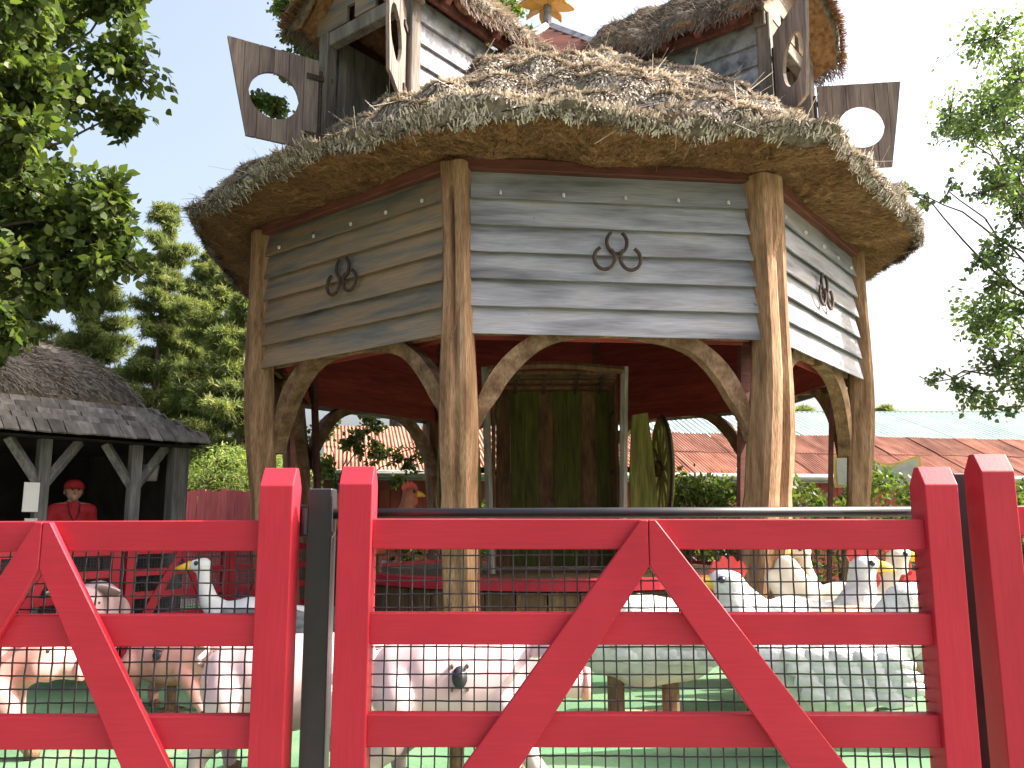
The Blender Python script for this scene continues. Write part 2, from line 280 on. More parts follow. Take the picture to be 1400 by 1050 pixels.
# arch braces: curved timber, one mesh and its mirror
def brace_mesh(sgn, seed):
    r = random.Random(seed); b = MB(); out = []; inn = []; n = 18
    for i in range(n + 1):
        t = i / n * math.pi / 2
        w = (.03 + .14 * min(1, t / .4)) * (1 + .12 * math.sin(3 * t + seed)) + .008 * math.sin(9 * t + seed)
        ox = -HALF + .165 + 1.22 * (1 - math.cos(t)); oz = 2.25 + 1.12 * math.sin(t); ox += max(0, ZB - oz) * .02 - .03
        nx, nz = math.cos(t) * 1.12, -math.sin(t) * 1.22; l = math.hypot(nx, nz)
        out.append((ox, oz)); inn.append((ox + nx / l * w, oz + nz / l * w))
    poly = out + inn[::-1]
    vs = []
    for y in (-.075, .075): vs += [(sgn * x, y + .01 * math.sin(x * 7) + .11 * max(0, ZB - z), z) for x, z in poly]
    m_ = len(poly); fs = []
    for i in range(n):
        q = (i, i + 1, m_ - 2 - i, m_ - 1 - i); fs += [q, tuple(j + m_ for j in q[::-1])]
    fs += [(i, i + m_, (i + 1) % m_ + m_, (i + 1) % m_) for i in range(m_)]
    b.add(vs, fs); return b.mesh('arch_brace', M['oak_brace'])
bm_ = {(-1): brace_mesh(1, 1), 1: brace_mesh(-1, 2)}
# wall panels with lapped boards
def board_mesh(seed, L_=2.76, h=.305, th=.03):
    r = random.Random(seed); nx = 14; vs = []
    for i in range(nx + 1):
        x = -L_ / 2 + L_ * i / nx
        zb = r.uniform(-.0025, .0025); yb = r.uniform(-.002, .002)
        vs += [(x, -.062 + yb, zb), (x, -.0 + yb, h + r.uniform(-.003, .003)), (x, .008 , h), (x, -.04 + yb, zb)]
    fs = []
    for i in range(nx):
        for k in range(4): fs.append((i * 4 + k, i * 4 + (k + 1) % 4, (i + 1) * 4 + (k + 1) % 4, (i + 1) * 4 + k))
    fs += [(0, 1, 2, 3), (nx * 4 + 3, nx * 4 + 2, nx * 4 + 1, nx * 4)]
    b = MB(); b.add(vs, fs); return b
bg_ = [board_mesh(s).mesh('board', M['board_grey']) for s in range(4)]
bb_ = [board_mesh(s + 9).mesh('board', M['board_brown']) for s in range(4)]
bi_ = [board_mesh(s + 20, 2.66).mesh('inner_board', M['red_inner']) for s in range(2)]
backing = MB().box((0, -AP + .0, (ZB + ZT) / 2 + .02), (2.82, .012, ZT - ZB - .06)).mesh('wall_panel', M['red_inner'])
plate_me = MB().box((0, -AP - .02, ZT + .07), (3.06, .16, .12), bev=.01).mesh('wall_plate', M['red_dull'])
sill_me = MB().box((0, -AP + .14, ZB + .09), (2.72, .06, .12), bev=.008).mesh('sill_beam', M['oak'])
hook_me = MB().tube([(0, -.045, .02), (0, -.06, .0), (0, -.055, -.02), (.008, -.045, -.02)], .005, 5).box((0, -.04, .0), (.025, .008, .03)).mesh('hook', M['paper'])
rr = random.Random(4)
for k in range(8):
    rz = k * math.pi / 4
    pnl = link('wall_panel', backing, pav, (0, 0, 0), (0, 0, rz))
    src = bb_ if k == 7 else bg_
    for j in range(6):
        link('board', src[rr.randrange(4)], pnl, (0, -AP - .02 + .01, ZB + j * .26), (0, 0, rr.choice([0, 0, 0, 0]) + rr.uniform(-.0012, .0012)))
        o = link('inner_board', bi_[j % 2], pnl, (0, -AP + .2, ZB + .012 + j * .255), (0, 0, math.pi))
    if k in (7, 0, 1):
        for x in (-1.1, -.5, .1, .62, 1.12): link('hook', hook_me, pnl, (x, -AP - .04, ZB + 5 * .26 + .05))
    link('wall_plate', plate_me, pav, (0, 0, 0), (0, 0, rz)); link('sill_beam', sill_me, pav, (0, 0, 0), (0, 0, rz))
    for s in (-1, 1): link('arch_brace', bm_[s], pav, ((AP - .1) * math.sin(rz), -(AP - .1) * math.cos(rz), 0), (0, 0, rz))
# thatched roof -------------------------------------------------
def kfac(th):
    d = (th + math.pi / 2 + math.pi / 8) % (math.pi / 4) - math.pi / 8
    return (1 / np.cos(d)) * .68 + 1.03 * .32
def lump(th, u):
    return (.045 * np.sin(11 * th + 5 * u) + .035 * np.sin(17 * th - 9 * u + 1) + .03 * np.sin(29 * th + 17 * u + 2) + .018 * np.sin(47 * th - 23 * u) + .02 * np.sin(8 * th + 26 * u + .6))
PA = np.array([4.40, 4.47, 4.46, 4.36, 4.13, 3.8, 3.45, 2.8, 2.2, 1.6, 1.1, .5]); PZ = np.array([4.86, 4.87, 4.91, 5.0, 5.2, 5.49, 5.74, 6.24, 6.75, 7.24, 7.56, 7.7])
PZD = np.array([4.88, 4.89, 4.95, 5.07, 5.33, 5.68, 6.0, 6.47, 6.85, 7.15, 7.36, 7.47])
PS = np.linspace(0, 1, len(PA))
def roof_pt(th, s):
    a = np.interp(s, PS, PA); z = np.interp(s, PS, PZ)
    zd = np.interp(s, PS, PZD); w8 = .5 + .5 * np.cos(4 * (th + np.pi / 2)); z = z * (1 - w8) + zd * w8
    lp = lump(th, s * 3) * np.clip((a - .6) / 1.5, 0, 1)
    r = a * kfac(th) + lp * .6
    edge = np.clip(1 - s / .25, 0, 1)
    z = z + lp * .9 + edge * (.03 + .045 * (1 - np.cos(8 * (th + np.pi / 2))) * np.exp(-((th - 1.5 * np.pi) / .6) ** 2) + .03 * np.sin(8 * th + 1.2) + .025 * np.sin(13 * th))
    return np.stack([r * np.cos(th), r * np.sin(th), z], -1)
nt, ns_ = 288, 60
TH, SS = np.meshgrid(np.linspace(0, 2 * np.pi, nt, endpoint=False), np.linspace(0, 1, ns_), indexing='ij')
Pt = roof_pt(TH, SS)
Pt = Pt + rng.normal(0, .010, Pt.shape) * (SS[..., None] > .02)
def grid_faces(n, m, wrap=True):
    i, j = np.meshgrid(np.arange(n if wrap else n - 1), np.arange(m - 1), indexing='ij'); i2 = (i + 1) % n
    return np.stack([i * m + j, i2 * m + j, i2 * m + j + 1, i * m + j + 1], -1).reshape(-1, 4)
roof_o = link('thatched_roof', np_mesh('thatched_roof', Pt.reshape(-1, 3), grid_faces(nt, ns_), M['thatch'], smooth=True), pav)
# underside
nu = 12
TH2, UU = np.meshgrid(np.linspace(0, 2 * np.pi, nt, endpoint=False), np.linspace(0, 1, nu), indexing='ij')
lip = roof_pt(TH2, np.zeros_like(UU)); wall = np.stack([3.5 * (1 / np.cos((TH2 + np.pi / 2 + np.pi / 8) % (np.pi / 4) - np.pi / 8)) * np.cos(TH2), 3.5 * (1 / np.cos((TH2 + np.pi / 2 + np.pi / 8) % (np.pi / 4) - np.pi / 8)) * np.sin(TH2), np.full_like(TH2, 4.88)], -1)
Pu = lip * (1 - UU[..., None]) + wall * UU[..., None]; bul = np.sin(np.pi * UU) * (.05 + .04 * np.sin(8 * TH2 + 1) + .03 * np.sin(19 * TH2))
Pu[..., 2] -= bul; Pu += rng.normal(0, .008, Pu.shape) * ((UU > .01) & (UU < .99))[..., None]
under_o = link('thatch_underside', np_mesh('thatch_underside', Pu.reshape(-1, 3), grid_faces(nt, nu), M['under'], smooth=True), roof_o)
# straw on the roof
def roof_frame(th, s):
    P = roof_pt(th, s); e = .004
    ds = roof_pt(th, np.clip(s + e, 0, 1)) - roof_pt(th, np.clip(s - e, 0, 1)); dt = roof_pt(th + e, s) - roof_pt(th - e, s)
    N_ = unit(np.cross(dt, ds)); N_ *= np.sign(N_[:, 2:3] + .2 * (N_[:, 0:1] * np.cos(th)[:, None] + N_[:, 1:2] * np.sin(th)[:, None])); return P, N_, unit(-ds), unit(dt)
def straw_on(n, smin, smax, lift=.11, l0=.03, l1=.09):
    sg_ = np.linspace(smin, smax, 200); ag = np.interp(sg_, PS, PA); zg = np.interp(sg_, PS, PZD); w_ = np.concatenate([[0], np.cumsum(np.hypot(np.diff(ag), np.diff(zg)) * (ag[1:] + .4))])
    s = np.interp(rng.random(n) * w_[-1], w_, sg_)      # even cover over the slope
    th = rng.uniform(np.pi * .92, np.pi * 2.08, n) if True else 0
    P, N_, D, T = roof_frame(th, s)
    lf = .1 + .27 * np.clip((s - .12) / .2, 0, 1); D = D + N_ * np.abs(rng.normal(lf * .8, lf * .6))[:, None] + T * rng.normal(0, .35, n)[:, None] + rng.normal(0, .12, (n, 3))
    patch = .5 + .22 * np.sin(7 * th + 9 * s) + .25 * np.sin(19 * th - 34 * s + 2) + .2 * np.sin(41 * th + 61 * s) + .15 * np.sin(83 * th - 45 * s)
    tint = np.clip(patch * .5 + rng.normal(.3, .24, n), 0, 1)
    return P - N_ * .006, D, N_, rng.uniform(l0, l1, n), rng.uniform(.008, .02, n), tint
a1 = straw_on(230000, .03, 1.0)
link('thatch_straw', blades('thatch_straw', *a1[:5], M['straw'], a1[5]), roof_o, kind='stuff')
n = 600; th = rng.uniform(np.pi * .95, np.pi * 2.05, n); s = rng.uniform(.12, .95, n); P, N_, D, T = roof_frame(th, s)
D = D * rng.normal(.5, .5, n)[:, None] + N_ * .5 + T * rng.normal(0, .6, n)[:, None]
link('loose_straw', blades('loose_straw', P, D, N_, rng.uniform(.15, .38, n), rng.uniform(.004, .009, n), M['straw'], rng.uniform(.4, 1, n)), roof_o, kind='stuff')
n = 8000; th = rng.uniform(np.pi * .9, np.pi * 2.1, n); s = rng.uniform(.0, .1, n); P, N_, D, T = roof_frame(th, s)
out = np.stack([np.cos(th), np.sin(th), np.zeros(n)], 1); D = out * .9 + np.array([0, 0, -.35]) + T * rng.normal(0, .3, n)[:, None] + rng.normal(0, .2, (n, 3))
link('eave_straw', blades('eave_straw', P - out * .03, D, out, rng.uniform(.03, .08, n), rng.uniform(.005, .012, n), M['straw_dark'], np.clip(rng.normal(.45, .3, n), 0, 1)), roof_o, kind='stuff')
n = 42000; th = rng.uniform(np.pi * .85, np.pi * 2.15, n); u = rng.random(n)
def und(th, u):
    d = (th + np.pi / 2 + np.pi / 8) % (np.pi / 4) - np.pi / 8; rw = 3.5 / np.cos(d)
    w = np.stack([rw * np.cos(th), rw * np.sin(th), np.full_like(th, 4.88)], -1); l = roof_pt(th, np.zeros_like(th)); p = l * (1 - u[:, None]) + w * u[:, None]
    p[:, 2] -= np.sin(np.pi * u) * (.05 + .04 * np.sin(8 * th + 1) + .03 * np.sin(19 * th)); return p
P = und(th, u); out = np.stack([np.cos(th), np.sin(th), np.zeros(n)], 1); tt = np.stack([-np.sin(th), np.cos(th), np.zeros(n)], 1)
D = out * rng.uniform(.4, 1, n)[:, None] + np.array([0, 0, -1]) * np.abs(rng.normal(.12, .2, n))[:, None] + tt * rng.normal(0, .35, n)[:, None]
fm = blades('underside_fibre', P, D, np.tile([0, 0, -1.0], (n, 1)), rng.uniform(.04, .13, n), rng.uniform(.004, .010, n), M['fibre'], np.clip(rng.normal(.5, .28, n) + .15 * np.sin(23 * th + 9 * u), 0, 1))
link('underside_fibre', fm, roof_o, kind='stuff')
# dormers --------------------------------------------------------
DA, DW = 3.45, .68
def dorm_pt(x, y):
    z = 8.2 - 1.22 * (np.sqrt(x * x + .05) - .22); lp = .035 * np.sin(5 * x + 7 * y) + .03 * np.sin(11 * y - 3 * x + 1) + .02 * np.sin(19 * x + 13 * y)
    return z + lp
def dormer_thatch(parent):
    nx, ny = 49, 45; X, Y = np.meshgrid(np.linspace(-1.0, 1.0, nx), np.linspace(-3.82, -1.15, ny), indexing='ij')
    wob = .05 * np.sin(9 * Y) * np.sign(X) * (np.abs(X) > .9); fr = .05 * np.sin(7 * X) * (Y < -3.7)
    top = np.stack([X + wob, Y + fr, dorm_pt(X, Y)], -1); th_ = .26 * np.minimum(1, (1.02 - np.abs(X)) * 6 + .35); bot = top.copy(); bot[..., 2] -= th_; bot[..., 1] += .06 * (Y < -3.75)
    top += rng.normal(0, .008, top.shape); v = np.concatenate([top.reshape(-1, 3), bot.reshape(-1, 3)]); f = grid_faces(nx, ny, False); K = nx * ny
    fs = [f]; fb = f[:, ::-1] + K; sid = []
    idx = np.arange(K).reshape(nx, ny)
    ring = np.concatenate([idx[:, 0], idx[-1, 1:], idx[-2::-1, -1], idx[0, -2:0:-1]]); r2 = np.roll(ring, -1)
    side = np.stack([ring, ring + K, r2 + K, r2], -1)
    me = np_mesh('dormer_thatch', v, np.concatenate([f, side, fb]), M['thatch'], smooth=True); me.materials.append(M['under'])
    mi = np.zeros(len(me.polygons), np.int32); mi[-len(fb):] = 1; me.polygons.foreach_set('material_index', mi)
    link('dormer_thatch', me, parent)
    n = 16000; x = rng.uniform(-1, 1, n); y = rng.uniform(-3.84, -1.15, n); P = np.stack([x, y, dorm_pt(x, y) - .01], 1); sx = np.sign(x)
    N_ = unit(np.stack([sx * 1.1, np.zeros(n), np.ones(n)], 1)); D = np.stack([sx, np.zeros(n), -np.full(n, 1.1)], 1) + N_ * np.abs(rng.normal(.15, .3, n))[:, None] + rng.normal(0, .3, (n, 3))
    link('dormer_straw', blades('dormer_straw', P, D, N_, rng.uniform(.06, .2, n), rng.uniform(.006, .014, n), M['straw'], np.clip(rng.normal(.38, .25, n), 0, 1)), parent, kind='stuff')
    n = 5000; sx = rng.choice([-1, 1], n); y = rng.uniform(-3.8, -1.15, n); x = sx * rng.uniform(.93, 1.03, n); P = np.stack([x, y, dorm_pt(np.clip(x, -1, 1), y) - rng.uniform(0, .2, n)], 1)
    D = np.stack([sx * .5, rng.normal(0, .4, n), -np.ones(n)], 1) + rng.normal(0, .25, (n, 3))
    link('dormer_edge_straw', blades('dormer_edge_straw', P, D, np.stack([sx, 0 * y, 0 * y], 1), rng.uniform(.05, .14, n), rng.uniform(.005, .012, n), M['straw_dark'], np.clip(rng.normal(.5, .3, n), 0, 1)), parent, kind='stuff')
    n = 4000; x = rng.uniform(-1, 1, n); P = np.stack([x, np.full(n, -3.82) + .05 * np.sin(7 * x), dorm_pt(x, np.full(n, -3.8)) - rng.uniform(0, .24, n)], 1)
    D = np.stack([rng.normal(0, .4, n), -np.ones(n) * .8, rng.normal(-.5, .4, n)], 1)
    link('dormer_edge_straw', blades('dormer_edge_straw', P, D, np.tile([0, -1.0, 0], (n, 1)), rng.uniform(.04, .12, n), rng.uniform(.005, .012, n), M['fibre'], np.clip(rng.normal(.4, .3, n), 0, 1)), parent, kind='stuff')
def sboard(x0, x1, z0, z1, seed=0, th=.03):      # horizontal lap board in XZ, y=0 plane, facing -y
    return MB().prism([(x0, z0), (x1, z0), (x1, z1), (x0, z1)], -.03, 0)
def make_dormer(k):
    rz = k * math.pi / 4
    d = link('dormer', MB().box((0, -DA + .02, 6.99), (1.6, .13, .17), bev=.01).mesh('dormer', M['board_dark']), pav, (0, 0, 0), (0, 0, rz))
    link('dormer_sill', MB().box((0, -DA + .02, 5.62), (1.5, .12, .12), bev=.01).mesh('dormer_sill', M['board_dark']), d)
    pmesh = MB().box((0, 0, 6.2), (.15, .15, 1.75), bev=.012).mesh('dormer_post', M['board_dark'])
    for s in (-1, 1): link('dormer_post', pmesh, d, (s * DW, -DA, 0))
    # gable boards
    for j in range(5):
        z0 = 7.08 + j * .19; z1 = z0 + .205; hw = lambda z: max(.05, min(.82, (8.05 - z) / 1.12))
        ol = [(-hw(z0), z0), (hw(z0), z0), (hw(z1), z1), (-hw(z1), z1)]
        if j == 0:
            for a, bq in ((-hw(z0), -.3), (-.17, .17), (.3, hw(z0))): link('gable_board', MB().prism([(a, z0), (bq, z0), (bq, z1), (a, z1)], -.035, 0).mesh('gable_board', M['board_brown']), d, (0, -DA - .02, 0), (R(-3) * 0, 0, 0))
        else: link('gable_board', MB().prism(ol, -.035, 0).mesh('gable_board', M['board_brown']), d, (0, -DA - .02 + .004 * (j % 2), 0))
    # side walls
    smesh = MB().box((0, 0, 0), (.03, 2.2, .275)).mesh('side_board', M['board_grey'])
    for s in (-1, 1):
        for j in range(6): link('side_board', smesh, d, (s * (DW + .03), -DA + 1.18, 5.62 + j * .25), (0, -s * R(8), 0))
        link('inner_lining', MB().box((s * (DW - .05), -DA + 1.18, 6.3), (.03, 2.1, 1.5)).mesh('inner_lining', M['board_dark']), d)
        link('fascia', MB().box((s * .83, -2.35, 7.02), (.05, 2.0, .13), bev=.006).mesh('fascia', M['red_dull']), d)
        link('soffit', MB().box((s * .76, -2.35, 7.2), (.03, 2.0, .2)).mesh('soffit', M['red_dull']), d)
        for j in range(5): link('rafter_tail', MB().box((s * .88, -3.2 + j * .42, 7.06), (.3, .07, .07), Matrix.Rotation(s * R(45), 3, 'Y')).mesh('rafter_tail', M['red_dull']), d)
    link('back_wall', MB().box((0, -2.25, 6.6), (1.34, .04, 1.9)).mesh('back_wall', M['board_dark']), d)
    dormer_thatch(d)
    return d
make_dormer(-1); make_dormer(1)
# round roof-side shutters: planks with a round hole
def shutter(k, side, wdir, w1, w2, label, dz=-.15):
    """side: -1/+1 hinge post; wdir: world xy opening direction; trapezoid width w1 top, w2 bottom"""
    rz = k * math.pi / 4; hx, hy = side * DW, -DA - .09
    lx, ly = math.cos(rz) * hx - math.sin(rz) * hy, math.sin(rz) * hx + math.cos(rz) * hy
    ang = math.atan2(wdir[1], wdir[0]) - YAW
    z0, z1 = 5.83, 6.92; cxh, czh, rh = .52, 6.36, .27
    s = link('shutter', MB().box((.02, .02, 6.7), (.3, .03, .06)).box((.02, .02, 6.0), (.3, .03, .06)).tube([(0, 0, 5.95), (0, 0, 6.8)], .02).mesh('shutter', M['iron']), pav, (lx, ly, dz), (0, 0, ang))
    s['label'] = label
    xs = [.03, .2, .37, .54, .7, .86, w1]
    for i in range(6):
        a, b_ = xs[i], xs[i + 1] - .006
        wr = lambda z: w2 + (w1 - w2) * (z - z0) / (z1 - z0)
        bm = bmesh.new(); nx = 8
        for jx in range(nx):
            cells = []
            xa, xb = a + (b_ - a) * jx / nx, a + (b_ - a) * (jx + 1) / nx
            def cut(x):
                q = rh * rh - (x - cxh) ** 2
                return math.sqrt(q) if q > 0 else 0
            ca, cb = cut(xa), cut(xb)
            def quad(za0, za1, zb0, zb1):
                pts = []
                for x, z in ((xa, za0), (xb, zb0), (xb, zb1), (xa, za1)): 
                    pts.append((min(x, wr(z)) , 0, z))
                bm.faces.new([bm.verts.new(p) for p in pts])
            if ca or cb: quad(z0, czh - ca, z0, czh - cb); quad(czh + ca, z1, czh + cb, z1)
            else: quad(z0, czh, z0, czh); quad(czh, z1, czh, z1)
        bmesh.ops.remove_doubles(bm, verts=bm.verts, dist=1e-4); bmesh.ops.dissolve_degenerate(bm, edges=bm.edges, dist=1e-4)
        g = bmesh.ops.extrude_face_region(bm, geom=bm.faces[:]); 
        for v in g['geom']:
            if isinstance(v, bmesh.types.BMVert): v.co.y += .035
        bmesh.ops.recalc_face_normals(bm, faces=bm.faces); bm.verts.index_update()
        bm.verts.ensure_lookup_table(); todo = set(bm.verts)
        while todo:       # one object per separate piece of timber
            st_ = [todo.pop()]; comp = set(st_)
            while st_:
                for e in st_.pop().link_edges:
                    for v in e.verts:
                        if v not in comp: comp.add(v); todo.discard(v); st_.append(v)
            b2 = bm.copy(); keep = {v.index for v in comp}; b2.verts.ensure_lookup_table()
            bmesh.ops.delete(b2, geom=[v for v in b2.verts if v.index not in keep], context='VERTS')
            me = bpy.data.meshes.new('plank'); b2.to_mesh(me); b2.free(); me.materials.append(M['shutter'])
            link('plank', me, s, (0, -.02 + .003 * (i % 2), 0))
        bm.free()
shutter(-1, -1, (-.86, -.5), 1.05, .8, 'plank shutter with a round hole, swung open clear of the thatch towards the pines', -.22)
shutter(-1, 1, (-.06, -1), .92, .78, 'plank shutter seen almost edge on beside the dark loft opening')
shutter(1, -1, (.06, -1), .92, .78, 'plank shutter seen almost edge on beside the bluish dormer boards')
shutter(1, 1, (1, -.12), 1.02, .84, 'plank shutter with a round hole against the white sky')
# stepped cap of red boards, hip boards and a gilded sunflower
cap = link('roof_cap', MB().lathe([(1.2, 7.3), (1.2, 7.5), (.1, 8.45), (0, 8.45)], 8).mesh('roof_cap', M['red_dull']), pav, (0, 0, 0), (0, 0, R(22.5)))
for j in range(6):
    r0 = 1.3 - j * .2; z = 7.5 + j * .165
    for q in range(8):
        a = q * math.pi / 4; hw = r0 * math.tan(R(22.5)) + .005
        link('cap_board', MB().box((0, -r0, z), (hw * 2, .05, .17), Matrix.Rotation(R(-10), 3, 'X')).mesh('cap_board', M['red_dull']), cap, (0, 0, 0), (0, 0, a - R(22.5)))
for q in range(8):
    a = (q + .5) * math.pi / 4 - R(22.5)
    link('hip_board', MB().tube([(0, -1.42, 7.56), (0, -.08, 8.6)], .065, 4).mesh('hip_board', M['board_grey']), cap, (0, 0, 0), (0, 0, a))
fin = link('finial_post', MB().tube([(0, 0, 8.4), (0, 0, 9.35)], [.065, .055], 10).mesh('finial_post', M['board_grey']), pav)
for q in range(16):
    a = q * 2 * math.pi / 16; tier = q % 2
    pet = MB(); L_ = .42 if tier else .36; pts = []
    for i in range(8):
        t = i / 7; w = .085 * math.sin(math.pi * min(1, t * .9 + .1)) ** .8
        pts.append((.05 + L_ * t, w, -.25 * t * t * L_ + .02))
    vs = [(x, w, z) for x, w, z in pts] + [(x, -w, z) for x, w, z in pts] + [(x, w, z - .02) for x, w, z in pts] + [(x, -w, z - .02) for x, w, z in pts]; K = 8; fs = []
    for i in range(7): fs += [(i, i + 1, K + i + 1, K + i), (2 * K + i, 3 * K + i, 3 * K + i + 1, 2 * K + i + 1), (i, 2 * K + i, 2 * K + i + 1, i + 1), (K + i, K + i + 1, 3 * K + i + 1, 3 * K + i)]
    pet.add(vs, fs); link('petal', pet.mesh('petal', M['gold']), fin, (0, 0, 8.98 + tier * .13), (R(25) * (q % 3 - 1), R(-5), a))
# horseshoe trefoils -------------------------------------------------
def shoe():
    b = MB(); pts = []; 
    for i in range(21):
        a = R(-238 + 296 * i / 20) ; a = R(90) + R(32) + R(296) * i / 20
        pts.append((.085 * math.cos(a) * (1 if True else 1), 0, .1 * math.sin(a)))
    return b.tube(pts, [.016] * 21, 6)
shoe_me = shoe().mesh('horseshoe', M['iron'], True)
for k, lab in ((0, 'trefoil of three rusty horseshoes on the bleached grey panel above the hay cart'), (-1, 'trefoil of three rusty horseshoes on the brownish weatherboard panel nearest the booth'), (1, 'trefoil of three rusty horseshoes on the half sunlit weatherboard panel')):
    a = YAW + k * math.pi / 4; nx, ny = math.sin(a), -math.cos(a); rr_ = AP + .09
    t = thing('horseshoe_trefoil', lab, 'horseshoes', (CX + nx * rr_, CY + ny * rr_, 3.98), a, 'horseshoe trefoils on the pavilion')
    for x, z, r_ in ((0, .1, 0), (-.125, -.06, R(8)), (.125, -.06, R(-8))): link('horseshoe', shoe_me, t, (x, -.012 if x else 0, z), (0, r_, 0), (1.15, 1, 1.1))

# ---------------------------------------------------------------- stage and hay cart
stg = thing('round_stage', 'low round stage with a red rim and dark plank skirt under the hay cart', 'stage', (CX, CY, 0), YAW)
link('stage_top', MB().lathe([(0, .86), (2.55, .86), (2.55, .8), (0, .8)], 48).mesh('stage_top', M['cart_wood']), stg)
link('rim', MB().lathe([(2.6, .79), (2.6, .9), (2.5, .91), (2.5, .79), (2.6, .79)], 48).mesh('rim', M['red']), stg)
skm = MB().box((0, -2.5, .39), (.315, .04, .77), bev=.006).mesh('skirt_plank', M['cart_wood'])
for q in range(48): link('skirt_plank', skm, stg, (0, 0, 0), (0, 0, q * 2 * math.pi / 48))
cart = thing('hay_cart', 'old hay cart tipped up on end with olive boards and spoked wheels', 'cart', (.54, 10.95, .86), 0)
for q in range(8):
    link('bed_plank', MB().box((-.66 + q * .19, .1, 1.2), (.1895, .05, 2.3), bev=.006).mesh('bed_plank', M['olive'] if q % 3 else M['cart_wood']), cart)
for s in (-1, 1):
    for q in range(3):
        link('side_plank', MB().box((s * .78, -.02 - q * .2, 1.2), (.04, .19, 2.35), bev=.006).mesh('side_plank', M['cart_wood']), cart)
    link('side_rail', MB().tube([(s * .8, -.55, 0), (s * .83, -.58, .9), (s * .86, -.6, 1.9), (s * .88, -.62, 2.55)], .055, 6).mesh('side_rail', M['cart_grey']), cart)
    ol = [(s * .92, 0), (s * 1.28, 0), (s * 1.27, .9), (s * 1.22, 1.6), (s * 1.18, 1.98), (s * .98, 1.95), (s * .93, 1.2)]
    link('mudguard', MB().prism(ol if s > 0 else ol[::-1], -.5, -.44).mesh('mudguard', M['olive_light']), cart)
    for z in (.5, 1.25, 2.0): link('iron_strap', MB().box((s * .755, -.2, z), (.012, .62, .05)).mesh('iron_strap', M['iron']), cart)
    wh = link('wheel', MB().tube([(-.09, 0, 0), (.09, 0, 0)], .11, 16).mesh('wheel', M['cart_wood']), cart, (s * 1.42, -.05, 1.3), (0, 0, 0))
    ring = [(0, .62 * math.cos(a), .62 * math.sin(a)) for a in np.linspace(0, 2 * math.pi, 33)]
    link('rim', MB().tube(ring, .05, 6, cap=False).mesh('rim', M['olive_light']), wh)
    link('tyre', MB().tube([(0, y * 1.07, z * 1.07) for _, y, z in ring], .025, 6, cap=False, flat=2).mesh('tyre', M['iron']), wh)
    spm = MB().tube([(0, 0, .08), (0, 0, .6)], [.032, .024], 6).mesh('spoke', M['olive_light'])
    for q in range(12): link('spoke', spm, wh, (0, 0, 0), (q * math.pi / 6, 0, 0))
for q in range(4):
    link('head_plank', MB().box((0, .03 - q * .175, 2.38 + q * .035 + .02 * math.sin(q)), (1.62, .17, .045), bev=.006).mesh('head_plank', M['cart_wood']), cart)
pts = [(x, -.66, 2.52 + .05 * math.sin((x + .8) * 2.2)) for x in np.linspace(-.84, .86, 9)]
link('head_rail', MB().tube(pts, .05, 6).mesh('head_rail', M['cart_wood']), cart)
for x in (-.5, -.12, .3, .62): link('iron_strap', MB().box((x, -.25, 2.375), (.035, .72, .012), Matrix.Rotation(R(-11), 3, 'X')).mesh('iron_strap', M['iron']), cart)
link('axle', MB().tube([(-1.4, -.05, 1.3), (-.8, .2, 1.3)], .04).tube([(1.4, -.05, 1.3), (.8, .2, 1.3)], .04).mesh('axle', M['iron']), cart)

